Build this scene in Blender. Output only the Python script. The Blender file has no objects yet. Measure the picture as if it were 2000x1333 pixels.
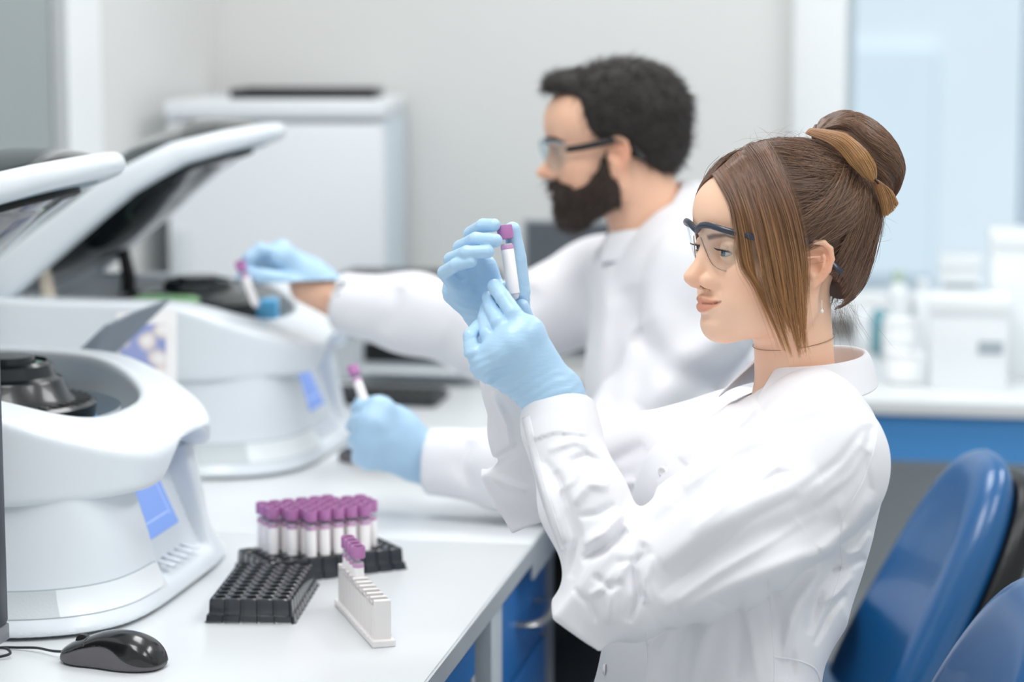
import bpy, bmesh, math, random, os
import numpy as np
from mathutils import Vector, Matrix, Euler

rnd = random.Random(7)
scene = bpy.context.scene
col = scene.collection
PI = math.pi

# ------------------------------------------------------------------ camera model
FPX, YHOR, CZ = 4500.0, 60.0, 1.47            # focal length in px of the 2000 px wide frame, horizon row, eye height
PITCH = math.atan((666.5 - YHOR) / FPX)
_R = np.array([1.0, 0, 0]); _U = np.array([0, math.sin(PITCH), math.cos(PITCH)]); _F = np.array([0, math.cos(PITCH), -math.sin(PITCH)])
CAM = np.array([0, 0, CZ])
def AT(px, py, d):
    """point of the place that stands d metres along the camera axis"""
    return CAM + d * ((px - 1000) / FPX * _R - (py - 666.5) / FPX * _U + _F)
BA = math.radians(10.2)                        # the room and the bench are turned by this much
SB, CB = math.sin(BA), math.cos(BA)
def W(v, u, z):                                # bench frame (v across, u along, z) -> world
    return np.array([v * CB + u * SB, -v * SB + u * CB, z])
BENCH = 0.78

# ------------------------------------------------------------------ objects
def tag(o, label=None, cat=None, group=None, kind=None):
    if label: o['label'] = label
    if cat: o['category'] = cat
    if group: o['group'] = group
    if kind: o['kind'] = kind
    return o
def thing(name, label, cat, loc=(0, 0, 0), rz=0.0, group=None):
    o = bpy.data.objects.new(name, None); col.objects.link(o)
    o.empty_display_size = 0.05
    o.location = loc; o.rotation_euler = (0, 0, rz)
    return tag(o, label, cat, group)
def obj(name, vf, mat, parent=None, smooth=35, label=None):
    """vf = (verts, faces) -> one mesh object"""
    v, f = vf
    me = bpy.data.meshes.new(name)
    if isinstance(f, np.ndarray):
        n, k = f.shape
        me.vertices.add(len(v)); me.vertices.foreach_set('co', np.asarray(v, dtype=np.float32).ravel())
        me.loops.add(n * k); me.loops.foreach_set('vertex_index', f.astype(np.int32).ravel())
        me.polygons.add(n); me.polygons.foreach_set('loop_start', np.arange(0, n * k, k, dtype=np.int32))
        me.update(calc_edges=True); me.validate()
    else:
        me.from_pydata([tuple(map(float, p)) for p in v], [], [tuple(q) for q in f])
        me.update()
    if smooth is not None:
        me.shade_smooth()
        if smooth < 180: me.set_sharp_from_angle(angle=math.radians(smooth))
    for m in (mat if isinstance(mat, (list, tuple)) else [mat]): me.materials.append(m)
    o = bpy.data.objects.new(name, me); col.objects.link(o)
    if parent is not None: o.parent = parent
    if label: o['label'] = label
    return o
def dup(root, loc=None, rz=None, label=None, group=None):
    r = root.copy(); col.objects.link(r)
    if loc is not None: r.location = loc
    if rz is not None: r.rotation_euler = (0, 0, rz)
    if label: r['label'] = label
    if group: r['group'] = group
    for ch in list(root.children):
        c = ch.copy(); col.objects.link(c); c.parent = r
        for g in list(ch.children):
            d = g.copy(); col.objects.link(d); d.parent = c
    return r
def struct(name, vf, mat, label=None, smooth=30, parent=None):
    o = obj(name, vf, mat, parent, smooth)
    if parent is None:
        o['kind'] = 'structure'
        if label: o['label'] = label; o['category'] = name.split('_')[0]
    return o

# ------------------------------------------------------------------ shapes
def join(*vfs):
    V, Fc = [], []
    for v, f in vfs:
        b = len(V); V += [tuple(p) for p in v]; Fc += [tuple(i + b for i in q) for q in f]
    return V, Fc
def xf(vf, M):
    return [tuple(M @ Vector(p)) for p in vf[0]], vf[1]
def mv(vf, x=0, y=0, z=0, rz=0, rx=0, ry=0):
    return xf(vf, Matrix.Translation((x, y, z)) @ Euler((rx, ry, rz)).to_matrix().to_4x4())
def box(x0, x1, y0, y1, z0, z1, bev=0.0, seg=2):
    bm = bmesh.new()
    bmesh.ops.create_cube(bm, size=1)
    for v in bm.verts:
        v.co = ((x0 + x1) / 2 + v.co.x * (x1 - x0), (y0 + y1) / 2 + v.co.y * (y1 - y0), (z0 + z1) / 2 + v.co.z * (z1 - z0))
    if bev > 0:
        bmesh.ops.bevel(bm, geom=list(bm.edges), offset=bev, segments=seg, profile=0.5, affect='EDGES')
    bm.verts.index_update()
    r = [tuple(v.co) for v in bm.verts], [tuple(v.index for v in f.verts) for f in bm.faces]
    bm.free(); return r
def lathe(prof, n=24, cap=True):
    """prof: list of (r, z) bottom to top round the z axis"""
    V, Fc = [], []
    for r, z in prof:
        for i in range(n):
            a = 2 * PI * i / n; V.append((r * math.cos(a), r * math.sin(a), z))
    for k in range(len(prof) - 1):
        for i in range(n):
            j = (i + 1) % n
            Fc.append((k * n + i, k * n + j, (k + 1) * n + j, (k + 1) * n + i))
    if cap:
        Fc.append(tuple(reversed(range(n)))); Fc.append(tuple((len(prof) - 1) * n + i for i in range(n)))
    return V, Fc
def spline(pts, n=8):
    """Catmull-Rom through pts (any dimension)"""
    P = [np.asarray(p, float) for p in pts]; out = []
    for i in range(len(P) - 1):
        a, b, c, d = P[max(i - 1, 0)], P[i], P[i + 1], P[min(i + 2, len(P) - 1)]
        for k in range(n):
            t = k / n
            out.append(0.5 * (2 * b + (c - a) * t + (2 * a - 5 * b + 4 * c - d) * t * t + (3 * b - a - 3 * c + d) * t ** 3))
    out.append(P[-1]); return out
def tube(pts, rad, n=8, cap=True, flat=None):
    """tube along pts; rad number or list; flat=(ru, rn) scales the section"""
    P = [Vector(p[:3]) for p in pts]; m = len(P)
    R = rad if isinstance(rad, (list, tuple, np.ndarray)) else [rad] * m
    V, Fc = [], []
    t0 = (P[1] - P[0]).normalized()
    ref = Vector((0, 0, 1)) if abs(t0.z) < 0.9 else Vector((1, 0, 0))
    nrm = t0.cross(ref).normalized()
    for i in range(m):
        t = (P[min(i + 1, m - 1)] - P[max(i - 1, 0)]).normalized()
        nrm = (nrm - t * nrm.dot(t)).normalized(); bi = t.cross(nrm)
        for k in range(n):
            a = 2 * PI * k / n
            fu, fn = flat if flat else (1, 1)
            V.append(tuple(P[i] + nrm * (math.cos(a) * R[i] * fu) + bi * (math.sin(a) * R[i] * fn)))
    for i in range(m - 1):
        for k in range(n):
            j = (k + 1) % n
            Fc.append((i * n + k, i * n + j, (i + 1) * n + j, (i + 1) * n + k))
    if cap:
        Fc.append(tuple(reversed(range(n)))); Fc.append(tuple((m - 1) * n + k for k in range(n)))
    return V, Fc
def prism(poly, z0, z1):
    """extruded polygon (x, y) between z0 and z1"""
    n = len(poly)
    V = [(x, y, z0) for x, y in poly] + [(x, y, z1) for x, y in poly]
    Fc = [tuple(reversed(range(n))), tuple(range(n, 2 * n))]
    Fc += [(i, (i + 1) % n, n + (i + 1) % n, n + i) for i in range(n)]
    return V, Fc

# ------------------------------------------------------------------ signed distance sculpting
def _v(a): return np.asarray(a, dtype=np.float32)
def smin(a, b, k):
    h = np.maximum(k - np.abs(a - b), 0) / k
    return np.minimum(a, b) - h * h * k * 0.25
def smax(a, b, k): return -smin(-a, -b, k)
def ball(P, c, r): return np.linalg.norm(P - _v(c), axis=1) - r
def ell(P, c, r, R=None):
    q = P - _v(c)
    if R is not None: q = q @ _v(R)
    r = _v(r)
    k0 = np.linalg.norm(q / r, axis=1); k1 = np.linalg.norm(q / (r * r), axis=1) + 1e-9
    return k0 * (k0 - 1) / k1
def cap(P, a, b, ra, rb):
    a, b = _v(a), _v(b); ab = b - a
    t = np.clip(((P - a) @ ab) / max(float(ab @ ab), 1e-12), 0, 1)
    return np.linalg.norm(P - a - t[:, None] * ab, axis=1) - (ra + (rb - ra) * t)
def chain(P, pts, rad, k=0.0):
    d = None
    for i in range(len(pts) - 1):
        e = cap(P, pts[i], pts[i + 1], rad[i], rad[i + 1])
        d = e if d is None else (smin(d, e, k) if k > 0 else np.minimum(d, e))
    return d
def fcap(P, a, b, ra, rb, n, fl):
    """capsule flattened by factor fl along unit normal n"""
    a, b, n = _v(a), _v(b), _v(n); n = n / np.linalg.norm(n)
    def sq(X): return X + np.outer(X @ n, n) * (1.0 / fl - 1.0) if X.ndim == 2 else X + (X @ n) * n * (1.0 / fl - 1.0)
    d = cap(sq(P), sq(a), sq(b), ra, rb)
    return d * (0.5 + 0.5 * fl)
def rbox(P, c, h, r, R=None):
    q = P - _v(c)
    if R is not None: q = q @ _v(R)
    q = np.abs(q) - (_v(h) - r)
    return np.linalg.norm(np.maximum(q, 0), axis=1) + np.minimum(q.max(axis=1), 0) - r
def basis(x, z):
    """columns = local axes in world: x kept, z made square to it"""
    x = np.asarray(x, float); x = x / np.linalg.norm(x)
    z = np.asarray(z, float); z = z - x * (z @ x); z = z / np.linalg.norm(z)
    return np.stack([x, np.cross(z, x), z], axis=1)
def ridge(P, pts, w, amp, taper=True):
    """soft fold along a polyline: returns a displacement (positive = outwards)"""
    best = np.full(len(P), 1e9, np.float32); tt = np.zeros(len(P), np.float32); n = len(pts) - 1
    for i in range(n):
        a, b = _v(pts[i]), _v(pts[i + 1]); ab = b - a
        t = np.clip(((P - a) @ ab) / max(float(ab @ ab), 1e-12), 0, 1)
        d = np.linalg.norm(P - a - t[:, None] * ab, axis=1)
        m = d < best
        best[m] = d[m]; tt[m] = (i + t[m]) / n
    g = np.exp(-(best / w) ** 2)
    if taper: g = g * np.sqrt(np.clip(4 * tt * (1 - tt), 0, 1) + 0.02)
    return amp * g
def _hash3(i, j, k, s):
    n = (i * 374761393 + j * 668265263 + k * 2147483647 + s * 974634777) & 0x7fffffff
    n = (n ^ (n >> 13)) * 1274126177 & 0x7fffffff
    n = n ^ (n >> 16)
    return (n & 0xffff).astype(np.float32) / 32767.5 - 1.0
def noise(P, freq, seed=0):
    """value noise in -1..1"""
    q = P * _v(freq) if not np.isscalar(freq) else P * np.float32(freq)
    i = np.floor(q).astype(np.int64); f = (q - i).astype(np.float32); f = f * f * (3 - 2 * f)
    r = 0
    for a in (0, 1):
        for b in (0, 1):
            for c in (0, 1):
                w = (f[:, 0] if a else 1 - f[:, 0]) * (f[:, 1] if b else 1 - f[:, 1]) * (f[:, 2] if c else 1 - f[:, 2])
                r = r + w * _hash3(i[:, 0] + a, i[:, 1] + b, i[:, 2] + c, seed)
    return r
def sculpt(f, lo, hi, h, newton=2, B=8):
    """polygonise the zero surface of f (surface nets on a block-sparse grid)"""
    lo = np.asarray(lo, np.float32); hi = np.asarray(hi, np.float32)
    nb = np.ceil((hi - lo) / (h * B)).astype(int); n = nb * B
    gb = np.stack(np.meshgrid(*[np.arange(k) for k in nb], indexing='ij'), -1).reshape(-1, 3)
    cen = lo + (gb * B + (B - 1) / 2).astype(np.float32) * h
    dc = f(cen)
    keep = np.abs(dc) < h * B * 0.5 * 1.75 * 1.5 + 2 * h
    D = np.repeat(np.repeat(np.repeat(dc.reshape(nb).astype(np.float32), B, 0), B, 1), B, 2)
    off = np.stack(np.meshgrid(*[np.arange(B)] * 3, indexing='ij'), -1).reshape(-1, 3)
    kb = gb[keep]; step = max(1, 400000 // (B ** 3))
    for s in range(0, len(kb), step):
        idx = (kb[s:s + step, None, :] * B + off[None]).reshape(-1, 3)
        D[idx[:, 0], idx[:, 1], idx[:, 2]] = f(lo + idx.astype(np.float32) * np.float32(h))
    S = D < 0
    c = np.zeros(tuple(np.array(S.shape) - 1), np.int8)
    for a in (0, 1):
        for b in (0, 1):
            for e in (0, 1):
                c += S[a:S.shape[0] - 1 + a, b:S.shape[1] - 1 + b, e:S.shape[2] - 1 + e]
    act = np.argwhere((c > 0) & (c < 8))
    vid = np.full(c.shape, -1, np.int32); vid[act[:, 0], act[:, 1], act[:, 2]] = np.arange(len(act))
    corners = [(a, b, e) for a in (0, 1) for b in (0, 1) for e in (0, 1)]
    vals = {q: D[act[:, 0] + q[0], act[:, 1] + q[1], act[:, 2] + q[2]] for q in corners}
    acc = np.zeros((len(act), 3), np.float32); cnt = np.zeros(len(act), np.float32)
    for p in corners:
        for ax in range(3):
            if p[ax] == 0:
                q = list(p); q[ax] = 1; q = tuple(q)
                va, vb = vals[p], vals[q]; m = (va < 0) != (vb < 0)
                t = np.where(m, va / np.where(m, va - vb, 1), 0)
                pt = np.zeros((len(act), 3), np.float32) + np.float32(p); pt[:, ax] = t
                acc[m] += pt[m]; cnt[m] += 1
    V = lo + (act + acc / cnt[:, None]) * np.float32(h)
    quads = []
    for ax in range(3):
        sl0 = [slice(None)] * 3; sl1 = [slice(None)] * 3
        sl0[ax] = slice(0, -1); sl1[ax] = slice(1, None)
        A, Bq = S[tuple(sl0)], S[tuple(sl1)]
        e = np.argwhere(A != Bq)
        o1, o2 = (ax + 1) % 3, (ax + 2) % 3
        e = e[(e[:, o1] > 0) & (e[:, o2] > 0) & (e[:, o1] < c.shape[o1]) & (e[:, o2] < c.shape[o2])]
        def at(d1, d2):
            k = e.copy(); k[:, o1] -= d1; k[:, o2] -= d2
            return vid[k[:, 0], k[:, 1], k[:, 2]]
        q = np.stack([at(1, 1), at(0, 1), at(0, 0), at(1, 0)], 1)
        flip = ~A[e[:, 0], e[:, 1], e[:, 2]]
        q[flip] = q[flip][:, ::-1]
        quads.append(q[(q >= 0).all(1)])
    Q = np.concatenate(quads)
    eps = np.float32(h * 0.4)
    for _ in range(newton):
        for s in range(0, len(V), 300000):
            X = V[s:s + 300000]; d = f(X)
            g = np.stack([(f(X + eps * _v(e)) - f(X - eps * _v(e))) / (2 * eps) for e in np.eye(3)], 1)
            gg = np.maximum((g * g).sum(1), 0.2)
            stepv = np.clip(d / gg, -h, h)
            V[s:s + 300000] = X - stepv[:, None] * g
    return V, Q

# ------------------------------------------------------------------ materials
def lin(c):
    if isinstance(c, str): c = [int(c[i:i + 2], 16) / 255 for i in (1, 3, 5)]
    return tuple(x / 12.92 if x <= 0.04045 else ((x + 0.055) / 1.055) ** 2.4 for x in c) + (1.0,)
def mat(name, c, rough=0.5, metal=0.0, spec=0.5, var=0.0, vscale=30, bump=0.0, bscale=200, emit=None, estr=0.0, coat=0.0, sss=0.0, attr=None, sheen=0.0):
    m = bpy.data.materials.new(name); m.use_nodes = True
    nt = m.node_tree; b = nt.nodes['Principled BSDF']
    b.inputs['Base Color'].default_value = lin(c); b.inputs['Roughness'].default_value = rough
    b.inputs['Metallic'].default_value = metal; b.inputs['Specular IOR Level'].default_value = spec
    b.inputs['Coat Weight'].default_value = coat; b.inputs['Sheen Weight'].default_value = sheen
    if sss > 0:
        b.inputs['Subsurface Weight'].default_value = sss; b.inputs['Subsurface Radius'].default_value = (1.0, 0.35, 0.2)
        b.inputs['Subsurface Scale'].default_value = 0.006
    src = None
    if attr:
        a = nt.nodes.new('ShaderNodeAttribute'); a.attribute_name = attr; src = a.outputs['Color']
    tc = nt.nodes.new('ShaderNodeTexCoord')
    if var > 0:
        n = nt.nodes.new('ShaderNodeTexNoise'); n.inputs['Scale'].default_value = vscale; n.inputs['Detail'].default_value = 4
        nt.links.new(tc.outputs['Object'], n.inputs['Vector'])
        r = nt.nodes.new('ShaderNodeMapRange'); r.inputs['To Min'].default_value = 1 - var; r.inputs['To Max'].default_value = 1 + var
        nt.links.new(n.outputs['Fac'], r.inputs['Value'])
        mx = nt.nodes.new('ShaderNodeMix'); mx.data_type = 'RGBA'; mx.blend_type = 'MULTIPLY'; mx.inputs['Factor'].default_value = 1
        if src is not None: nt.links.new(src, mx.inputs[6])
        else: mx.inputs[6].default_value = lin(c)
        nt.links.new(r.outputs['Result'], mx.inputs[7]); src = mx.outputs[2]
    if src is not None: nt.links.new(src, b.inputs['Base Color'])
    if bump > 0:
        n2 = nt.nodes.new('ShaderNodeTexNoise'); n2.inputs['Scale'].default_value = bscale; n2.inputs['Detail'].default_value = 3
        nt.links.new(tc.outputs['Object'], n2.inputs['Vector'])
        bp = nt.nodes.new('ShaderNodeBump'); bp.inputs['Strength'].default_value = bump; bp.inputs['Distance'].default_value = 0.001
        nt.links.new(n2.outputs['Fac'], bp.inputs['Height']); nt.links.new(bp.outputs['Normal'], b.inputs['Normal'])
    if emit:
        b.inputs['Emission Color'].default_value = lin(emit); b.inputs['Emission Strength'].default_value = estr
    return m
def clear_mat(name, tint='#ffffff', refl=1.0, tintmix=1.0, rough=0.03):
    """thin clear plastic or glass: see-through with fresnel gloss"""
    m = bpy.data.materials.new(name); m.use_nodes = True
    nt = m.node_tree; nt.nodes.clear()
    o = nt.nodes.new('ShaderNodeOutputMaterial'); t = nt.nodes.new('ShaderNodeBsdfTransparent'); g = nt.nodes.new('ShaderNodeBsdfGlossy')
    t.inputs['Color'].default_value = lin(tint); g.inputs['Roughness'].default_value = rough
    fr = nt.nodes.new('ShaderNodeFresnel'); fr.inputs['IOR'].default_value = 1.45
    mu = nt.nodes.new('ShaderNodeMath'); mu.operation = 'MULTIPLY'; mu.inputs[1].default_value = refl
    mx = nt.nodes.new('ShaderNodeMixShader')
    ge = nt.nodes.new('ShaderNodeNewGeometry'); iv = nt.nodes.new('ShaderNodeMath'); iv.operation = 'SUBTRACT'; iv.inputs[0].default_value = refl
    m2 = nt.nodes.new('ShaderNodeMath'); m2.operation = 'MULTIPLY'; m2.inputs[1].default_value = refl
    nt.links.new(ge.outputs['Backfacing'], m2.inputs[0]); nt.links.new(m2.outputs[0], iv.inputs[1]); nt.links.new(iv.outputs[0], mu.inputs[1])
    nt.links.new(fr.outputs[0], mu.inputs[0]); nt.links.new(mu.outputs[0], mx.inputs[0])
    nt.links.new(t.outputs[0], mx.inputs[1]); nt.links.new(g.outputs[0], mx.inputs[2]); nt.links.new(mx.outputs[0], o.inputs['Surface'])
    return m
def put_color(o, rgb):
    """per-vertex colour attribute 'Tint' (linear rgb array n x 3)"""
    at = o.data.color_attributes.new('Tint', 'FLOAT_COLOR', 'POINT')
    c = np.ones((len(o.data.vertices), 4), np.float32); c[:, :3] = rgb
    at.data.foreach_set('color', c.ravel())
def want(k): return True
# ================================================================== the room
M = {}
M['wall'] = mat('wall paint', '#e0e0de', 0.8, var=0.02, vscale=2, bump=0.15, bscale=120)
M['ceil'] = mat('ceiling paint', '#f2f2f0', 0.9, bump=0.1)
M['floor'] = mat('floor vinyl', '#c9cbcb', 0.35, var=0.06, vscale=8)
M['white_frame'] = mat('white frame', '#f2f4f5', 0.4)
M['bench_top'] = mat('bench laminate', '#dfe2e4', 0.28, var=0.01, vscale=6)
M['bench_edge'] = mat('bench edging', '#c4c9cc', 0.4)
M['blue'] = mat('blue laminate', '#2f78bf', 0.4, var=0.02, vscale=10)
M['steel'] = mat('grey steel', '#9ba0a6', 0.45, metal=0.3)
M['leg_white'] = mat('white frame steel', '#d5dde2', 0.4)
M['dark'] = mat('dark plastic', '#202428', 0.4)
M['black'] = mat('black plastic', '#0c0d0f', 0.35)
M['grey_panel'] = mat('grey panel', '#c4cace', 0.5, var=0.03, vscale=5)
M['chrome'] = mat('satin handle metal', '#c9c8c6', 0.3, metal=0.9)
M['glass'] = clear_mat('window glass', '#f6fbff', 0.6)
M['out_wall'] = mat('pale facade outside', '#eaf0f4', 0.8, var=0.04, vscale=1.5)
M['out_pale'] = mat('pale blue glazing outside', '#e6eff5', 0.3)
BR = -BA
def bench_box(name, v0, v1, u0, u1, z0, z1, m, parent=None, bev=0.0, **k):
    vf = box(v0, v1, u0, u1, z0, z1, bev)
    vf = mv(vf, rz=BR)
    return obj(name, vf, m, parent, 30, **k)
def S(name, v0, v1, u0, u1, z0, z1, m, label, cat=None):
    o = bench_box(name, v0, v1, u0, u1, z0, z1, m); o['kind'] = 'structure'; o['label'] = label; o['category'] = cat or name.split('_')[0]
    return o
if want('room'):
    UB, VL, VR, HC = 5.30, -1.66, 3.2, 2.95
    S('floor', VL - .2, VR + .2, -3.0, UB + .2, -.1, 0, M['floor'], 'light grey vinyl floor of the laboratory')
    S('ceiling', VL - .2, VR + .2, -1.2, UB + .2, HC, HC + .1, M['ceil'], 'white ceiling above the laboratory')
    # back wall with a wide window opening on its right
    WV0, WV1, WZ0, WZ1 = -.303, 2.3, .82, 2.6
    wb = thing('wall_back', 'white back wall behind the bearded man', 'wall'); wb['kind'] = 'structure'
    vf = join(box(VL - .2, WV0, UB, UB + .2, 0, HC), box(WV0, WV1, UB, UB + .2, 0, WZ0), box(WV0, WV1, UB, UB + .2, WZ1, HC), box(WV1, VR, UB, UB + .2, 0, HC))
    obj('wall_surface', mv(vf, rz=BR), M['wall'], wb, 30)
    S('wall_left', VL - .2, VL, -.4, 4.20, 0, HC, M['wall'], 'left wall beside the centrifuges')
    wl = S('wall_corner', VL - .2, VL, 4.47, UB, 0, HC, M['wall'], 'short stretch of pale wall left of the fridge', 'wall')
    # glazed grey opening in the left wall with a white casing
    wn = thing('window_2', 'grey glazed partition with white frame in the left wall', 'window'); wn['kind'] = 'structure'
    obj('window_frame', mv(join(box(VL - .21, VL + .012, 4.285, 4.47, 0, HC), ), rz=BR), M['white_frame'], wn, 30)
    obj('rebate', mv(box(VL - .06, VL - .02, 4.20, 4.285, 0, HC), rz=BR), mat('dark grey rebate', '#6e7577', 0.6), wn, 30)
    # frosted partition seen at the far left
    struct('wall_partition', mv(box(VL - .03, VL + .004, 3.2, 4.215, .8, HC), rz=BR), mat('grey frosted pane', '#9aa2a3', 0.5, var=0.06, vscale=3), 'grey frosted partition at the far left')
    # window
    w = thing('window_1', 'tall bright window behind the woman in the back wall', 'window'); w['kind'] = 'structure'
    fr = [box(WV0, -.183, UB - .05, UB + .1, WZ0, WZ1, .006), box(-.183, WV1, UB - .05, UB + .1, WZ0, WZ0 + .06, .006), box(-.183, WV1, UB - .05, UB + .1, WZ1 - .06, WZ1, .006), box(WV1 - .06, WV1, UB - .05, UB + .1, WZ0, WZ1, .006)]
    obj('window_frame', mv(join(*fr), rz=BR), M['white_frame'], w, 30)
    obj('inner_bead', mv(box(-.183, -.168, UB - .03, UB + .08, WZ0 + .06, WZ1 - .06), rz=BR), mat('grey glazing bead', '#b7c3cb', .5), w, 30)
    obj('mullion', mv(box(.205, .26, UB - .04, UB + .1, WZ0 + .06, WZ1 - .06, .005), rz=BR), mat('blue grey mullion', '#bccddb', .5), w, 30)
    obj('mullion', mv(box(1.25, 1.31, UB - .04, UB + .1, WZ0 + .06, WZ1 - .06, .005), rz=BR), mat('blue grey mullion far', '#bccddb', .5), w, 30)
    obj('pane', mv(box(-.17, WV1 - .06, UB + .03, UB + .036, WZ0 + .06, WZ1 - .06), rz=BR), M['glass'], w, 30)
    # outside: a pale building across the yard
    ob = thing('building', 'pale building across the yard seen through the window', 'building')
    obj('facade', mv(box(-3, 9, 16, 18, -4, 1.9), rz=BR), M['out_wall'], ob, 30)
    for i in range(7):
        obj('window', mv(box(-2.4 + i * 1.55, -1.5 + i * 1.55, 15.93, 16.02, -.2, 1.35), rz=BR), M['out_pale'], ob, 30)
    # counter under the window
    c = thing('window_counter', 'white counter with blue front running under the window', 'counter')
    obj('worktop', mv(box(-.50, 2.9, 4.34, 5.22, BENCH - .028, BENCH, .003), rz=BR), [M['bench_top']], c, 30)
    obj('apron', mv(box(-.49, 2.88, 4.36, 4.38, BENCH - .118, BENCH - .028), rz=BR), mat('light blue laminate', '#4a92d2', 0.4), c, 30, label='blue front board under the worktop')
    obj('back_panel', mv(box(-.49, 2.88, 4.80, 4.82, .0, BENCH - .118), rz=BR), M['grey_panel'], c, 30)
    for vv in (-.48, 1.2, 2.82):
        obj('leg', mv(box(vv, vv + .04, 4.4, 4.44, 0, BENCH - .028), rz=BR), M['steel'], c, 30)
    # ceiling lamps
    lamp_m = mat('lamp diffuser', '#ffffff', .5, emit='#fbfdff', estr=3.5)
    k = 0
    spots = [(-.75, 1.9, 'white ceiling panel lamp above the front centrifuge'), (-.75, 3.9, 'white ceiling panel lamp above the back centrifuge'),
             (1.0, 1.9, 'white ceiling panel lamp above the woman'), (1.0, 3.9, 'white ceiling panel lamp above the window counter')]
    for v, u, lb in spots:
        t = thing('ceiling_lamp', lb, 'lamp', tuple(W(v, u, HC)), BR, 'ceiling panel lamps')
        obj('frame', box(-.32, .32, -.62, .62, -.03, 0, .004), M['white_frame'], t, 30)
        obj('diffuser', box(-.3, .3, -.6, .6, -.034, -.028), lamp_m, t, 30)
# ================================================================== lab bench
if want('bench'):
    VF = -.516
    # near worktop table
    b = thing('lab_bench', 'white lab bench under the front centrifuge with racks and mouse on it', 'bench')
    obj('worktop', mv(box(-1.64, VF, 1.2, 3.012, BENCH - .026, BENCH, .002), rz=BR), M['bench_top'], b, 30)
    obj('edge_band', mv(box(VF, VF + .003, 1.2, 3.012, BENCH - .026, BENCH - .0015), rz=BR), M['bench_edge'], b, 30)
    obj('apron', mv(box(VF - .035, VF - .02, 1.3, 2.72, BENCH - .10, BENCH - .026), rz=BR), M['blue'], b, 30, label='blue apron board')
    obj('side_panel', mv(box(-1.6, VF - .03, 2.75, 2.77, .05, BENCH - .03), rz=BR), M['grey_panel'], b, 30)
    obj('leg', mv(box(VF - .05, VF - .012, 2.79, 2.865, 0, BENCH - .026, .003), rz=BR), M['leg_white'], b, 30)
    obj('leg', mv(box(VF - .05, VF - .012, 1.3, 1.36, 0, BENCH - .026, .003), rz=BR), M['leg_white'], b, 30)
    obj('leg', mv(box(-1.6, -1.55, 1.3, 1.36, 0, BENCH - .026, .003), rz=BR), M['leg_white'], b, 30)
    obj('leg', mv(box(-1.6, -1.55, 2.79, 2.865, 0, BENCH - .026, .003), rz=BR), M['leg_white'], b, 30)
    # second table further along
    b2 = thing('lab_bench', 'white lab bench under the back centrifuge, beyond the joint', 'bench')
    obj('worktop', mv(box(-1.64, VF, 3.014, 4.62, BENCH - .026, BENCH, .002), rz=BR), M['bench_top'], b2, 30)
    obj('edge_band', mv(box(VF, VF + .003, 3.014, 4.62, BENCH - .05, BENCH - .0015), rz=BR), M['bench_edge'], b2, 30)
    for vv, uu in ((-1.6, 4.55), (VF - .06, 4.55), (-1.6, 3.1)):
        obj('leg', mv(box(vv, vv + .05, uu, uu + .05, 0, BENCH - .026, .003), rz=BR), M['leg_white'], b2, 30)
    obj('back_rail', mv(box(-1.62, -1.58, 3.1, 4.6, .35, .70), rz=BR), M['grey_panel'], b2, 30)
    # drawer cabinet under it
    cb = thing('drawer_cabinet', 'blue drawer cabinet under the bench end with pale handles', 'cabinet')
    obj('body', mv(box(-1.05, VF - .04, 2.90, 3.30, .06, BENCH - .055, .002), rz=BR), M['leg_white'], cb, 30)
    def drawer(z0, z1):
        d = obj('drawer', mv(box(VF - .04, VF - .02, 2.905, 3.255, z0, z1, .002), rz=BR), M['blue'], cb, 30)
        zc = z1 - .055
        pts = spline([(VF - .02, 3.02, zc), (VF + .004, 3.03, zc), (VF + .012, 3.09, zc - .004), (VF + .004, 3.15, zc), (VF - .02, 3.16, zc)], 5)
        obj('handle', mv(tube(pts, .007, 8, flat=(1.3, .7)), rz=BR), M['chrome'], d, 60)
    drawer(.60, BENCH - .06); drawer(.43, .588); drawer(.26, .418); drawer(.08, .248)
    obj('corner_post', mv(box(VF - .04, VF - .015, 3.258, 3.30, .02, BENCH - .05), rz=BR), M['steel'], cb, 30)
    for vv, uu in ((-1.0, 2.95), (-.6, 2.95), (-1.0, 3.22), (-.6, 3.22)):
        obj('caster', mv(lathe([(.02, 0), (.03, .01), (.03, .05), (.02, .06)], 12), *W(vv, uu, 0)), M['black'], cb, 40)
    # computer under the second bench
    pc = thing('computer_tower', 'black computer tower in the dark knee space under the bench', 'computer')
    obj('case', mv(box(-1.50, -1.2, 3.36, 3.60, .12, .62, .008), rz=BR), M['black'], pc, 30)
    obj('foot', mv(box(-1.48, -1.22, 3.37, 3.59, 0.0, .122, .004), rz=BR), M['black'], pc, 30)
    sc_ = thing('knee_shade_board', 'black board added as shade of the knee space under the bench', 'board')  # added black board, stands in for the shade of the open knee space
    obj('board', mv(box(-1.54, -.64, 4.515, 4.535, .08, BENCH - .03), rz=BR), M['black'], sc_, 30)
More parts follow.
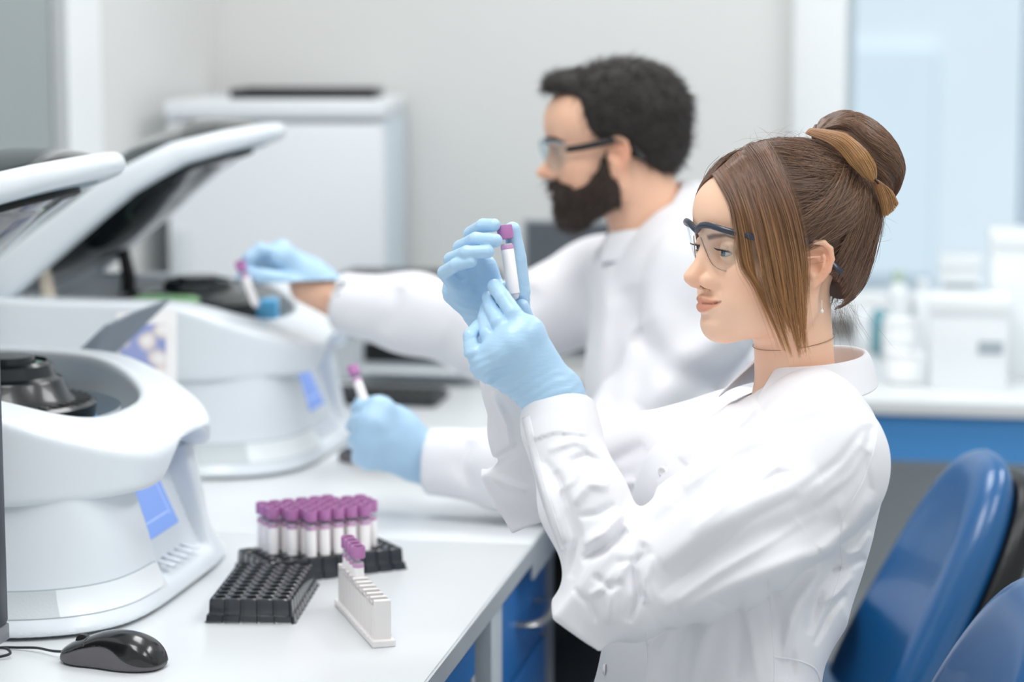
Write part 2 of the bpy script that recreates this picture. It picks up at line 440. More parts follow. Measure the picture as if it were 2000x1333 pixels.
# ================================================================== centrifuges
M['mach'] = mat('pale centrifuge plastic', '#e4eaef', 0.32, coat=0.15)
M['mach_grey'] = mat('grey lid lining', '#7d949f', 0.4)
M['dome'] = mat('smoked lid dome', '#1b1f22', 0.12, coat=0.5)
M['gasket'] = mat('black rubber seal', '#07090a', 0.6)
M['bowl'] = mat('grey bowl liner', '#e2e7e9', 0.4)
M['rotor'] = mat('black rotor', '#1a1e22', 0.28, coat=0.3)
M['bucket'] = mat('light blue bucket', '#5fb2e2', 0.35)
M['green'] = mat('green bucket lid', '#7fae7c', 0.4)
M['screen'] = mat('blue display', '#7f9fe6', 0.25, emit='#8fb0f2', estr=0.30)
M['screen_lite'] = mat('pale line on display', '#b4caf6', 0.3, emit='#bcd0f8', estr=0.3)
M['beige'] = mat('beige strut', '#cbbfae', 0.5)
def superd(x, y, a, b, n):
    q = (np.abs(x / a) ** n + np.abs(y / b) ** n) ** (1.0 / n)
    return (q - 1) * np.minimum(a, b)
def f_lower(P):
    x, y, z = P[:, 0] + .30, P[:, 1], P[:, 2]
    k = np.clip(z / .150, 0, 1)
    fl = np.exp(-(z / .03) ** 2) * .018
    d = superd(x, y, .275 - .012 * k + fl, .275 - .022 * k + fl, 3.6)
    # leaning front
    d = smax(d, (x - .285 + (z - .03) * .36) * .94, .03)
    d = smax(d, z - .158, .004); d = smax(d, .004 - z, .006)
    # scoop of the control panel: a leaning display wall and a shelf below it
    sc = np.maximum(np.abs(y - .03) - .10 - (z - .1) * .12, np.maximum(.045 - z - (x - .2) * .25, (z - .24)))
    lean = (x - .242 + (z - .06) * .46) * .91
    sc = np.maximum(sc, -lean)
    d = smax(d, -(sc), .012)
    return d
def wrap_strip(p0, p1, zc, hh, off, round_end, n=60, m=8):
    """thin strip laid round the lower body between two bearings (degrees), its far end rounded"""
    A = np.radians(np.linspace(p0, p1, n)); V = []
    for i, a in enumerate(A):
        arc = (A[-1] - a) * .27                                         # distance from the rounded end
        k = 1.0 if not round_end or arc > hh else math.sqrt(max(0, 1 - (1 - arc / hh) ** 2)) + 1e-3
        for j in range(m + 1): V.append((a, zc + hh * k * (2 * j / m - 1)))
    V = np.array(V, np.float32); lo = np.full(len(V), .10, np.float32); hi = np.full(len(V), .45, np.float32)
    def pt(r): return np.stack([np.cos(V[:, 0]) * r - .30, np.sin(V[:, 0]) * r, V[:, 1]], 1).astype(np.float32)
    for _ in range(22):
        md = (lo + hi) / 2; f = f_lower(pt(md)); lo = np.where(f < 0, md, lo); hi = np.where(f < 0, hi, md)
    I, O = pt(hi - .002), pt(hi + off); K = len(V); w = m + 1
    q = lambda i, j: i * w + j
    F4 = [(K + q(i, j), K + q(i + 1, j), K + q(i + 1, j + 1), K + q(i, j + 1)) for i in range(n - 1) for j in range(m)]
    F4 += [(q(i, 0), q(i + 1, 0), K + q(i + 1, 0), K + q(i, 0)) for i in range(n - 1)] + [(q(i + 1, m), q(i, m), K + q(i, m), K + q(i + 1, m)) for i in range(n - 1)]
    F4 += [(q(i, j + 1), q(i, j), K + q(i, j), K + q(i, j + 1)) if i == 0 else (q(i, j), q(i, j + 1), K + q(i, j + 1), K + q(i, j)) for i in (0, n - 1) for j in range(m)]
    return [tuple(p) for p in np.concatenate([I, O])], F4
def f_upper(P):
    x, y, z = P[:, 0] + .30, P[:, 1], P[:, 2]
    d = superd(x, y, .283, .262, 4.6)
    d = smax(d, (x * .72 + np.abs(y) * .69 - .310), .06)              # corners cut back
    q = x - .11
    topz = .273 - .46 * .5 * (q + np.sqrt(q * q + .04 ** 2)) - np.clip(y - .17, 0, 1) * .10
    d = smax(d, (z - topz) * .93, .010)
    arch = .149 + .040 * np.exp(-((y - .04) / .095) ** 4) * np.clip((x - .13) / .10, 0, 1)      # underside arches up over the display
    d = smax(d, arch - z, .010)
    d = smax(d, (x - .292 + (z - .2) * -.10), .02)
    hole = superd(x + .028, y, .226, .190, 2.9)
    hole = np.maximum(hole, .12 - z)
    d = smax(d, -hole, .014)
    return d
LIDP = np.array([(-.555, .262), (-.50, .300), (-.40, .378), (-.30, .455), (-.225, .498), (-.16, .517), (-.105, .530)])
def lid_coords(P):
    x, z = P[:, 0], P[:, 2]
    best = np.full(len(P), 1e9, np.float32); s = np.zeros(len(P), np.float32); nn = np.zeros(len(P), np.float32); acc = 0
    for i in range(len(LIDP) - 1):
        a, b = LIDP[i], LIDP[i + 1]; ab = b - a; L = np.linalg.norm(ab); t = ((x - a[0]) * ab[0] + (z - a[1]) * ab[1]) / L / L
        tc = np.clip(t, 0, 1); dx, dz = x - a[0] - tc * ab[0], z - a[1] - tc * ab[1]
        d = np.hypot(dx, dz); m = d < best
        best[m] = d[m]; s[m] = (acc + tc * L)[m]; nn[m] = np.where((ab[0] * dz - ab[1] * dx) >= 0, d, -d)[m]; acc += L
    return s, nn, acc
def lplan(s, y, L, g, w):
    """outline of the lid in its own surface: square at the hinge, round at the front"""
    q = (s - L * .42)
    f = superd(np.maximum(q, 0), y, L * .58 - g, w, 2.25); h = superd(np.minimum(q, 0), y, L * .42 - g, w, 6)
    return np.where(q > 0, f, h)
def f_rim(P):
    s, n, L = lid_coords(P); y = P[:, 1]
    out = lplan(s, y, L, 0, .232); inn = lplan(s, y, L, .042, .188)
    th = .034 - .019 * np.clip(s / L, 0, 1)
    d = smax(out, np.abs(n) - th, .016)
    return smax(d, -inn, .008)
def f_lining(P):
    s, n, L = lid_coords(P); y = P[:, 1]
    return smax(lplan(s, y, L, .036, .195), np.abs(n + .012) - .006, .004)
def f_gasket(P):
    s, n, L = lid_coords(P); y = P[:, 1]
    o = lplan(s, y, L, .075, .150)
    return smax(np.abs(o) - .009, np.abs(n + .019) - .007, .004)
def f_dome(P):
    s, n, L = lid_coords(P); y = P[:, 1]
    rise = np.clip(1 - (((s - L * .46) / (L * .50)) ** 2 + (y / .215) ** 2), -.5, 1)
    return smax((np.abs(n - .008) - .062 * np.clip(rise, 0, 1) ** .8) * .7, -rise * .05, .004)
def rotor_parts(t, green):
    cx = -.25; ZR = .042
    r = obj('rotor', mv(lathe([(.03, .10), (.108, .17), (.110, .186), (.104, .190), (.085, .190), (.078, .197), (.070, .215), (.068, .218), (.060, .222), (.056, .236), (.050, .240), (.049, .234), (.036, .234), (.034, .246), (.012, .247)], 64), cx, 0, ZR), M['rotor'], t, 25)
    obj('scale_ring', mv(lathe([(.0365, .2345), (.0485, .2345), (.0485, .2355), (.0365, .2355)], 48), cx, 0, ZR), mat('pale green scale ring', '#8fb3ac', .4), r, 25)
    sl = []
    for i in range(36):
        a = 2 * PI * i / 36
        sl.append(mv(mv(box(.084, .104, -.0035, .0035, .1895, .1915, .0008, 1)), cx, 0, ZR, a))
    obj('slots', join(*sl), M['black'], r, 25)
    for i in range(24):
        a = 2 * PI * (i + .5) / 24
        hd = box(.098, .110, -.0105, .0105, .156, .168, .002, 1)
        legs = [mv(box(.100, .107, -.002, .002, .118, .158, .001, 1), 0, s * .006, 0, 0, 0, 0) for s in (-1, 1)]
        obj('bucket', mv(join(hd, *legs), cx, 0, ZR, a), M['bucket'], r, 25, label='light blue bucket clip on the rotor rim' if i == 0 else None)
def make_centrifuge(label, loc):
    t = thing('centrifuge', label, 'centrifuge', loc, BR, 'benchtop centrifuges')
    obj('base_body', sculpt(f_lower, (-.62, -.33, -.01), (.03, .33, .19), .004), M['mach'], t, 40)
    obj('upper_housing', sculpt(f_upper, (-.62, -.29, .13), (.03, .29, .30), .004), M['mach'], t, 40)
    bw = [(.12, .085), (.155, .09), (.166, .11), (.168, .255)]
    vb, fb = lathe(bw, 48, False); vb += [(0, 0, .085)]; nb_ = 48
    fb += [(len(vb) - 1, (i + 1) % nb_, i) for i in range(nb_)]
    obj('bowl', ([(x * 1.30 - .330, y * 1.10, z if z < .2 else .222) for x, y, z in vb], [tuple(reversed(q)) for q in fb]), M['bowl'], t, 50)
    rotor_parts(t, False)
    # display, buttons, side label
    sx = lambda z: -.30 + .242 - (z - .06) * .46 + .0015
    def quad(y0, y1, z0, z1, o=0.0, th=.004):
        v = [(sx(z) + o + e, y, z) for e in (-th, 0) for y, z in ((y0, z0), (y1, z0), (y1, z1), (y0, z1))]
        return v, [(0, 3, 2, 1), (4, 5, 6, 7), (0, 1, 5, 4), (1, 2, 6, 5), (2, 3, 7, 6), (3, 0, 4, 7)]
    s = obj('display', quad(-.045, .085, .066, .176, .001), M['screen'], t, None, label='glowing blue display')
    obj('display_line', join(quad(.068, .070, .080, .172, .0018), quad(-.045, .066, .083, .0845, .0018)), M['screen_lite'], s, None)
    for i in range(5):
        yy = -.030 + i * .024
        obj('button', mv(box(-.012, .012, -.006, .006, 0, .0022, .0012), -.038 + 0 * i, yy, .0385, 0, 0, .24), M['mach'], t, 40)
    obj('strip_edge', wrap_strip(-150, -14.5, .0385, .0155, .0005, True), mat('strip edge', '#a7b3ba', .5), t, 60)
    obj('vent_strip', wrap_strip(-149, -47, .0383, .0143, .0010, False), mat('grey strip', '#cfd6d9', .5, bump=.3, bscale=400), t, 60)
    obj('nameplate', wrap_strip(-50, -15, .0383, .0143, .0014, True), mat('pale nameplate', '#eef3f5', .3), t, 60)
    # lid
    lid = obj('lid', sculpt(f_rim, (-.62, -.26, .22), (.0, .26, .60), .0045), M['mach'], t, 40)
    obj('lid_lining', sculpt(f_lining, (-.62, -.26, .22), (.0, .26, .60), .004), M['mach_grey'], lid, 40)
    obj('seal', sculpt(f_gasket, (-.62, -.26, .22), (.0, .26, .60), .004), M['gasket'], lid, 40)
    obj('smoked_dome', sculpt(f_dome, (-.62, -.26, .22), (.06, .26, .68), .006), M['dome'], lid, 60, label='dark smoked dome of the lid')
    for sgn in (-1, 1):
        obj('hinge_strut', tube([(-.44, sgn * .185, .20), (-.435, sgn * .185, .26), (-.45, sgn * .185, .335)], [.014, .013, .010], 10), M['beige'] if sgn < 0 else M['black'], t, 40)
    return t
if want('machines'):
    cen = make_centrifuge('white centrifuge with raised lid at the near end, by the mouse', tuple(W(-.875, 2.69, BENCH)))
    cen2 = dup(cen, tuple(W(-.935, 3.645, BENCH)), BR, 'white centrifuge the bearded man loads, green cup in its rotor')
    g = obj('rotor_cup', mv(box(-.055, .055, -.030, .030, .200, .268, .014, 3), -.265, -.120, 0, 0), M['green'], cen2, 40, label='green cup hung in the rotor')
    obj('rotor_ring', mv(lathe([(.05, .220), (.137, .228), (.139, .252), (.120, .258), (.070, .266), (.03, .276)], 48), -.25), M['rotor'], cen2, 30, label='broad black rotor head')
    obj('rotor_cup', mv(box(-.022, .022, -.030, .030, .195, .256, .006, 2), -.125, -.035, 0, .2), M['bucket'], cen2, 40, label='light blue cup at the front of the rotor')
# ================================================================== tubes, racks, mouse, chairs and the other lab things
M['cap'] = mat('mauve cap', '#bd7cb3', 0.38, var=0.02, vscale=60)
M['cap_in'] = mat('dark stopper', '#231c2b', 0.5)
M['tube_clear'] = clear_mat('clear tube plastic', '#f4f6f8', 0.9)
M['label'] = mat('white paper label', '#f4f0f0', 0.6)
M['label_pink'] = mat('pink label band', '#dfa8d2', 0.6)
M['gel'] = mat('pale filling', '#f1e9ee', 0.5)
M['tray'] = mat('black tray plastic', '#33363a', 0.19, coat=0.3)
M['rack'] = mat('ivory rack plastic', '#f0ebe9', 0.45)
M['slot'] = mat('brown slot shade', '#8d8482', 0.8)
def make_tube(label, group=None, loc=(0, 0, 0), R=None):
    """80 mm cap-topped blood tube, base of the glass at the origin"""
    t = thing('test_tube', label, 'tube', loc, 0, group)
    if R is not None: t.rotation_euler = R
    n = 20; r = .0064
    obj('glass', lathe([(.001, 0), (.0035, .0006), (.0056, .0026), (r, .006), (r, .0735)], n, True), M['tube_clear'], t, 60, label='clear tube wall')
    obj('paper_label', lathe([(r + .0002, .008), (r + .0003, .0545), (r + .0002, .0546)], n, False), M['label'], t, 60, label='white paper label')
    obj('label_band', lathe([(r + .0002, .0547), (r + .0003, .0548), (r + .0003, .0590)], n, False), M['label_pink'], t, 60, label='pink band above the label')
    obj('filling', lathe([(.001, .001), (.0045, .003), (.0056, .006), (.0058, .0605)], n, True), M['gel'], t, 60)
    c = obj('cap', lathe([(.0002, .0652), (r, .0655), (.0079, .066), (.0082, .067), (.0084, .0785), (.0081, .080), (.0067, .080), (.0064, .0792), (.0063, .0765)], 24, False), M['cap'], t, 40, label='mauve cap')
    obj('stopper', lathe([(.0064, .0782), (.0030, .0786), (.0001, .0788)], 20, False), M['cap_in'], c, 60)
    return t
def tray(name, label, loc, rz, nx, ny, p=.0186):
    """moulded black tray with nx by ny round wells"""
    t = thing(name, label, 'tray', loc, rz)
    hx, hy, h = nx * p / 2, ny * p / 2, .027
    bm = bmesh.new()
    N = 16; r = .0066; V = {}
    def key(x, y): return (round(x, 6), round(y, 6))
    def vert(x, y, z=h):
        k = (round(x, 6), round(y, 6), round(z, 6))
        if k not in V: V[k] = bm.verts.new((x, y, z))
        return V[k]
    for i in range(nx):
        for j in range(ny):
            cx, cy = -hx + (i + .5) * p, -hy + (j + .5) * p
            ring, sq = [], []
            for k in range(N):
                a = 2 * PI * (k + .5) / N; c, s = math.cos(a), math.sin(a); m = max(abs(c), abs(s))
                # raised collar round each well
                ring.append(bm.verts.new((cx + r * c, cy + r * s, h + .0012)))
                sq.append(vert(cx + p / 2 * c / m, cy + p / 2 * s / m))
            col_o = [bm.verts.new((cx + .0082 * math.cos(2 * PI * (k + .5) / N), cy + .0082 * math.sin(2 * PI * (k + .5) / N), h + .0008)) for k in range(N)]
            low = [bm.verts.new((cx + r * .92 * math.cos(2 * PI * (k + .5) / N), cy + r * .92 * math.sin(2 * PI * (k + .5) / N), .006)) for k in range(N)]
            ctr = bm.verts.new((cx, cy, .0045))
            for k in range(N):
                q = (k + 1) % N
                if sq[k] is not sq[q]: bm.faces.new((sq[k], sq[q], col_o[q], col_o[k]))
                bm.faces.new((col_o[k], col_o[q], ring[q], ring[k]))
                bm.faces.new((ring[k], ring[q], low[q], low[k])); bm.faces.new((low[k], low[q], ctr))
    bm.verts.index_update()
    deck = [tuple(v.co) for v in bm.verts], [tuple(v.index for v in f.verts) for f in bm.faces]; bm.free()
    obj('well_deck', deck, M['tray'], t, 40)
    # scalloped skirt: one rounded bay per well, then a lip round the foot
    out = []
    def side(n, L, f):
        pts = []
        for i in range(n):
            a0, a1 = -L + 2 * L * i / n, -L + 2 * L * (i + 1) / n
            for tt, dd in ((.0, -.0022), (.08, -.0022), (.12, 0), (.88, 0), (.92, -.0022)):
                pts.append(f(a0 + (a1 - a0) * tt, dd))
        return pts
    P = side(nx, hx, lambda s, d: (s, -hy - d * 0 - .0012 + (-d) * 1.0)) + side(ny, hy, lambda s, d: (hx + .0012 + d, s)) \
        + side(nx, hx, lambda s, d: (-s, hy + .0012 + d)) + side(ny, hy, lambda s, d: (-hx - .0012 - d, -s))
    V2, F2 = [], []
    lv = [(1.0, h + .0002), (1.012, h - .002), (1.02, .0095), (1.045, .0085), (1.055, .0015), (1.075, 0)]
    m = len(P)
    for sc, z in lv:
        V2 += [(x + (sc - 1) * .09 * (x / hx), y + (sc - 1) * .09 * (y / hy), z) for x, y in P]
    for a in range(len(lv) - 1):
        for i in range(m):
            j = (i + 1) % m
            F2.append((a * m + j, a * m + i, (a + 1) * m + i, (a + 1) * m + j))
    obj('skirt', (V2, F2), M['tray'], t, 40)
    return t
if want('small'):
    # --- black tray in front, empty
    a0 = BR
    q1 = W(-.781, 2.637, BENCH)
    tray('tube_tray', 'empty black tube tray in front of the white centrifuge base', tuple(q1), BR + .118, 5, 10)
    # --- black tray behind, full of tubes
    A = np.array([.0164, .00885]); A = A / np.linalg.norm(A); ang = math.atan2(A[1], A[0]); Bv = np.array([A[1], -A[0]])
    P0 = None
    z_cap = BENCH + .0875
    d0 = (CZ - z_cap) / ((982 - 666.5) / FPX * math.cos(PITCH) + math.sin(PITCH))
    P0 = AT(511, 982, d0)[:2]                                   # tube in the back left corner
    pit = .0186
    def lat(i, j): return P0 + A * pit * i + Bv * pit * j
    # wells run one row past the tubes on every side
    ctr = lat(3.5, 2.0)
    tray('tube_tray', 'black tube tray packed with mauve-capped tubes', (ctr[0], ctr[1], BENCH), ang, 10, 5, pit)
    have = [(0, j) for j in range(3)] + [(1, j) for j in range(4)] + [(i, j) for i in range(2, 6) for j in range(5)] + [(6, j) for j in range(1, 5)] + [(7, j) for j in range(1, 4)]
    proto = None
    names = {(0, 2): 'mauve-capped tube at the near left end of the full black tray', (2, 4): 'mauve-capped tube in the near row of the full tray, the one closest to the camera',
             (6, 4): 'mauve-capped tube ending the near row of the full tray by its bare wells', (0, 0): 'mauve-capped tube in the far left corner of the full black tray',
             (7, 3): 'mauve-capped tube rightmost in the full black tray', (7, 1): 'mauve-capped tube highest in the photo at the far right corner of the full tray'}
    lanes = ['far row', 'second row from the back', 'middle row', 'second row from the front', 'near row']
    ordn = ['first', 'second', 'third', 'fourth', 'fifth', 'sixth', 'seventh', 'eighth']
    for (i, j) in have:
        p = lat(i, j); row = [q for q in have if q[1] == j]
        lb = names.get((i, j)) or f'mauve-capped tube in the full black tray, {lanes[j]}, {ordn[row.index((i, j))]} from the left'
        if proto is None:
            proto = make_tube(lb, 'tubes in the full black tray'); o = proto
        else: o = dup(proto, label=lb, group='tubes in the full black tray')
        o.location = (p[0], p[1], BENCH + .0075); o.rotation_euler = (rnd.uniform(-.012, .012), rnd.uniform(-.012, .012), rnd.uniform(0, 6.28))
    # --- white ten-slot rack
    e0, e1 = W(-.692 + .013, 2.631 + .01, 0)[:2], W(-.592, 2.468, 0)[:2]
    dv = (e1 - e0); Lr = .205; rr = math.atan2(dv[1], dv[0]); mid = (e0 + e1) / 2
    rk = thing('tube_rack', 'white ten-slot tube rack at the bench front holding four tubes', 'rack', (mid[0], mid[1], BENCH), rr)
    obj('base_plate', join(box(-Lr / 2, Lr / 2, -.0135, .0135, 0, .0085, .0012, 1), *[mv(box(-.004, .004, -.0145, .0145, .0065, .0088, .001, 1), -Lr / 2 + .012 + .0186 * i) for i in range(10)]), M['rack'], rk, 30)
    n = 10; pr = .0186; walls = []
    body = []
    hw = .0095; x0 = -pr * n / 2
    for i in range(n + 1):
        w2 = .0031 if 0 < i < n else .004
        xx = x0 + pr * i
        body.append(box(xx - w2, xx + w2, -hw, hw, .008, .053, .0006, 1))
    for i in range(n):
        xx = x0 + pr * i
        for s in (-1, 1):
            # side cheeks with a slot in the middle
            for k in (0, 1):
                xa, xb = (xx + .002, xx + pr * .5 - .0014) if k == 0 else (xx + pr * .5 + .0014, xx + pr - .002)
                body.append(box(xa, xb, s * hw - .0011, s * hw + .0011, .008, .0525 - .002, .0005, 1))
            body.append(box(xx + .002, xx + pr - .002, s * hw - .0011, s * hw + .0011, .046, .0505, .0004, 1))
    obj('body', join(*body), M['rack'], rk, 30)
    # tubes in the four far slots
    for k in range(4):
        lx = x0 + pr * (k + .5); q = Matrix.Rotation(rr, 4, 'Z') @ Vector((lx, 0, 0))
        lb = ['mauve-capped tube in the white rack, in its far end slot', 'mauve-capped tube in the white rack, second from the far end', 'mauve-capped tube in the white rack, third from the far end', 'mauve-capped tube in the white rack nearest the empty slots'][k]
        o = dup(proto, label=lb, group='tubes in the white rack')
        o.location = (mid[0] + q.x, mid[1] + q.y, BENCH + .009); o.rotation_euler = (0, 0, 2.4)
    # --- mouse
    mL, mR = W(-.912, 2.338, BENCH), W(-.803, 2.318, BENCH); dm = mR - mL; mm = (mL + mR) / 2
    ms = thing('computer_mouse', 'black computer mouse on the bench before the centrifuge', 'mouse', tuple(mm + np.array([-.006, .018, 0])), math.atan2(dm[1], dm[0]))
    mp_ = np.array(spline([(-.0645, .009), (-.058, .0155), (-.045, .0225), (-.03, .0285), (-.01, .0355), (.01, .0385), (.03, .0365), (.045, .030), (.056, .020), (.0635, .008)], 10))
    def mtop(x): return np.interp(x, mp_[:, 0], mp_[:, 1]).astype(np.float32)
    sl_ = np.array(spline([(-.065, .0105), (-.05, .0125), (-.03, .0195), (-.005, .0245), (.012, .0225), (.03, .0125), (.045, .0075), (.065, .006)], 10))
    def f_mouse(P):
        x, y, z = P[:, 0], P[:, 1], P[:, 2]
        w = .031 - .004 * np.exp(-((x + .01) / .022) ** 2)
        d = superd(x, y, .0625, w, 2.6)
        d = smax(d, z - mtop(x) * (1 - .45 * (y / .034) ** 2), .008)
        d = smax(d, np.abs(y) - w + .012 * np.clip((z - .012) / .03, -.3, 1), .004)
        return smax(d, .001 - z, .004)
    def f_shell(P):
        x, y, z = P[:, 0], P[:, 1], P[:, 2]
        line = np.interp(x, sl_[:, 0], sl_[:, 1]).astype(np.float32)
        d = smax(f_mouse(P) - .0007, line - z, .001)
        seam = np.abs(x + .024 + (z - .02) * .25) - .0004
        return smax(d, -np.maximum(seam, -(f_mouse(P) + .0012)), .0004)
    def f_base(P):
        z = P[:, 2]
        return smax(f_mouse(P), z - .029, .002)
    obj('base_body', sculpt(f_base, (-.068, -.036, -.002), (.068, .036, .045), .0016), mat('grey mouse side', '#656266', .5, bump=.2, bscale=1500), ms, 40, label='matte grey side')
    obj('top_shell', sculpt(f_shell, (-.068, -.036, -.002), (.068, .036, .045), .0011), mat('black mouse shell', '#141517', .22, coat=.3), ms, 40, label='glossy black shell')
    obj('wheel', mv(lathe([(.004, -.0035), (.009, -.003), (.009, .003), (.004, .0035)], 20), -.037, 0, .0215, 0, PI / 2), M['black'], ms, 40)
    cab = [(-.062, 0, .008), (-.08, .004, .006), (-.105, .012, .005), (-.13, .012, .003), (-.15, .006, .0025), (-.155, -.012, .002), (-.135, -.030, .002), (-.118, -.022, .006), (-.135, -.010, .008), (-.16, -.02, .004), (-.165, -.06, .002), (-.155, -.085, .002), (-.17, -.11, .002)]
    obj('cord', tube(spline([(x, y, z) for x, y, z in cab], 8), .0016, 8), M['dark'], ms, 60)
    # --- monitor standing at the near left, only its edge shows
    mo = thing('monitor', 'dark monitor edge standing at the near left end of the bench', 'monitor', tuple(W(-1.0335, 2.20, BENCH)), BR)
    obj('housing', box(-.26, .1005, -.02, .02, .075, .40, .006), mat('dark monitor housing', '#3a3e48', .4), mo, 30)
    obj('lower_bezel', box(-.258, .0995, -.018, .021, .058, .076, .002), mat('grey bezel', '#7d7f85', .4), mo, 30)
    obj('screen', box(-.245, .086, -.0212, -.0195, .09, .385), M['black'], mo, 30)
    obj('stand', join(box(-.13, -.05, -.01, .03, .01, .08, .004), box(-.18, .0, -.10, .045, 0, .012, .004)), M['dark'], mo, 30)
# ================================================================== things further back
def PZ(px, py, z):
    r = (px - 1000) / FPX * _R - (py - 666.5) / FPX * _U + _F
    return CAM + (z - CZ) / r[2] * r
if want('back'):
    M['fridge'] = mat('white enamel', '#e3e6ea', .35)
    M['fridge_side'] = mat('pale enamel side', '#cfdbe4', .4)
    M['pale_grey'] = mat('pale grey plastic', '#ccd2d6', .45)
    # fridge
    L, Rr = AT(326, 300, 4.90), AT(752, 300, 4.90); wd = np.linalg.norm((Rr - L)[:2]); zt = AT(500, 196, 4.90)[2]
    f = thing('fridge', 'white fridge with a black tray on top against the back wall', 'fridge', ((L[0] + Rr[0]) / 2, L[1], 0), -.05)
    obj('body', box(-wd / 2, wd / 2, .035, .50, .05, zt - .002, .008), M['fridge_side'], f, 30)
    obj('door', box(-wd / 2, wd / 2, -.02, .032, .08, zt - .045, .012), M['fridge'], f, 30)
    obj('top_panel', box(-wd / 2 - .004, wd / 2 + .004, -.024, .50, zt - .040, zt, .010), M['fridge'], f, 30)
    obj('door_handle', box(-wd / 2 + .02, -wd / 2 + .045, -.045, -.018, .75, 1.05, .006), M['pale_grey'], f, 30)
    obj('plinth', box(-wd / 2 + .02, wd / 2 - .02, 0, .48, 0, .06), M['dark'], f, 30)
    p = AT(602, 185, 5.10)
    t = thing('flat_tray', 'flat black tray lying on top of the white fridge', 'tray', (p[0], p[1], zt + .0005), -.03)
    obj('tray_floor', box(-.158, .158, -.11, .11, 0, .006, .002), M['black'], t, 30)
    obj('tray_rim', join(box(-.158, .158, -.11, -.102, .004, .020, .002), box(-.158, .158, .102, .11, .004, .020, .002), box(-.158, -.150, -.102, .102, .004, .020, .002), box(.150, .158, -.102, .102, .004, .020, .002)), M['black'], t, 30)
    # printer
    q = W(-.99, 4.46, BENCH)
    pr = thing('printer', 'pale grey printer with black top at the far end of the bench', 'printer', tuple(q), BR)
    obj('body', box(-.17, .16, -.06, .10, .0, .175, .010), M['pale_grey'], pr, 30)
    obj('lid', box(-.165, .155, -.055, .098, .176, .212, .012), M['black'], pr, 30, label='black lid')
    obj('output_slot', box(-.10, .12, -.066, -.055, .040, .078, .003), M['black'], pr, 30)
    obj('output_tray', box(-.10, .13, -.11, -.058, .022, .032, .003), M['pale_grey'], pr, 30)
    obj('control_panel', box(-.165, -.11, -.068, -.056, .09, .16, .004), mat('grey control panel', '#9ba8b0', .4), pr, 30)
    # keyboard
    a = PZ(857, 786, BENCH)
    k = thing('keyboard', 'black keyboard on the bench behind the bearded man\'s gloves', 'keyboard', (a[0] - .19, a[1] + .03, BENCH), BR)
    obj('case', box(-.20, .20, -.065, .065, 0, .016, .005), M['dark'], k, 30)
    for r_ in range(5):
        for c_ in range(19):
            if r_ == 4 and 3 < c_ < 9: continue
            obj('key', box(-.192 + c_ * .0203, -.192 + c_ * .0203 + .017, .042 - r_ * .0215, .042 - r_ * .0215 + .018, .015, .0205, .002, 1), M['black'], k, 30)
    obj('space_bar', box(-.192 + 4 * .0203, -.192 + 8 * .0203 + .017, .042 - 4 * .0215, .042 - 4 * .0215 + .018, .015, .0205, .002, 1), M['black'], k, 30)
    if want('small'):
        b = PZ(722, 912, BENCH)
        o = dup(ms, (b[0], b[1] + .03, BENCH), -.7, 'black computer mouse under the bearded man\'s lower glove')
        for ch in list(o.children):
            if ch.name.startswith('cord'): bpy.data.objects.remove(ch)
    # monitor behind the man
    mq = W(-.545, 4.40, BENCH)
    mo2 = thing('monitor', 'dark switched-off monitor standing behind the bearded man', 'monitor', tuple(mq), BR + .02)
    obj('housing', box(-.225, .225, .0, .03, .055, .328, .004), mat('grey monitor bezel', '#9fa4a8', .4), mo2, 30)
    obj('screen', box(-.217, .217, -.0025, .002, .066, .321), mat('dark grey screen', '#54595f', .25), mo2, 30)
    obj('stand', join(box(-.03, .03, .01, .03, .0, .07, .003), box(-.11, .11, -.06, .09, 0, .008, .003)), M['dark'], mo2, 30)
    # board and picture sheet between the two centrifuges
    def slab(name, quad, th, m, parent=None, sm=30):
        q = [np.array(x) for x in quad]; n = np.cross(q[1] - q[0], q[-1] - q[0]); n = n / np.linalg.norm(n) * th; K = len(q)
        V = [tuple(x) for x in q] + [tuple(x + n) for x in q]
        return obj(name, (V, [tuple(range(K))[::-1], tuple(range(K, 2 * K))] + [(i, (i + 1) % K, K + (i + 1) % K, K + i) for i in range(K)]), m, parent, sm)
    tp = AT(331, 583, 3.40); ne = AT(206, 634, 3.24); nb = AT(146, 692, 3.23)
    dn = PZ(30, 1010, BENCH + .001) * 0 + AT(60, 980, 3.24); dn[2] = BENCH + .001
    dn2 = AT(140, 980, 3.30); dn2[2] = BENCH + .001
    bd_ = slab('clip_board', [tp, AT(268, 605, 3.32), ne, nb, dn, dn2, AT(216, 694, 3.31)], .004, mat('slate board', '#7b858e', .45))
    tag(bd_, 'slate grey board leaning between the two centrifuges', 'board')
    pm = bpy.data.materials.new('blue floral print'); pm.use_nodes = True; nt = pm.node_tree; bb = nt.nodes['Principled BSDF']
    tc = nt.nodes.new('ShaderNodeTexCoord'); vo = nt.nodes.new('ShaderNodeTexVoronoi'); vo.inputs['Scale'].default_value = 34
    nz_ = nt.nodes.new('ShaderNodeTexNoise'); nz_.inputs['Scale'].default_value = 30
    ra = nt.nodes.new('ShaderNodeValToRGB'); e_ = ra.color_ramp.elements
    e_[0].color = lin('#e9e6e6'); e_[0].position = .48; e_[1].color = lin('#8b97c6'); e_[1].position = .86; e3 = ra.color_ramp.elements.new(.66); e3.color = lin('#d9cdc6')
    ad = nt.nodes.new('ShaderNodeMath'); ad.operation = 'ADD'
    nt.links.new(tc.outputs['Object'], vo.inputs['Vector']); nt.links.new(tc.outputs['Object'], nz_.inputs['Vector'])
    mu = nt.nodes.new('ShaderNodeMath'); mu.operation = 'MULTIPLY'; mu.inputs[1].default_value = .55
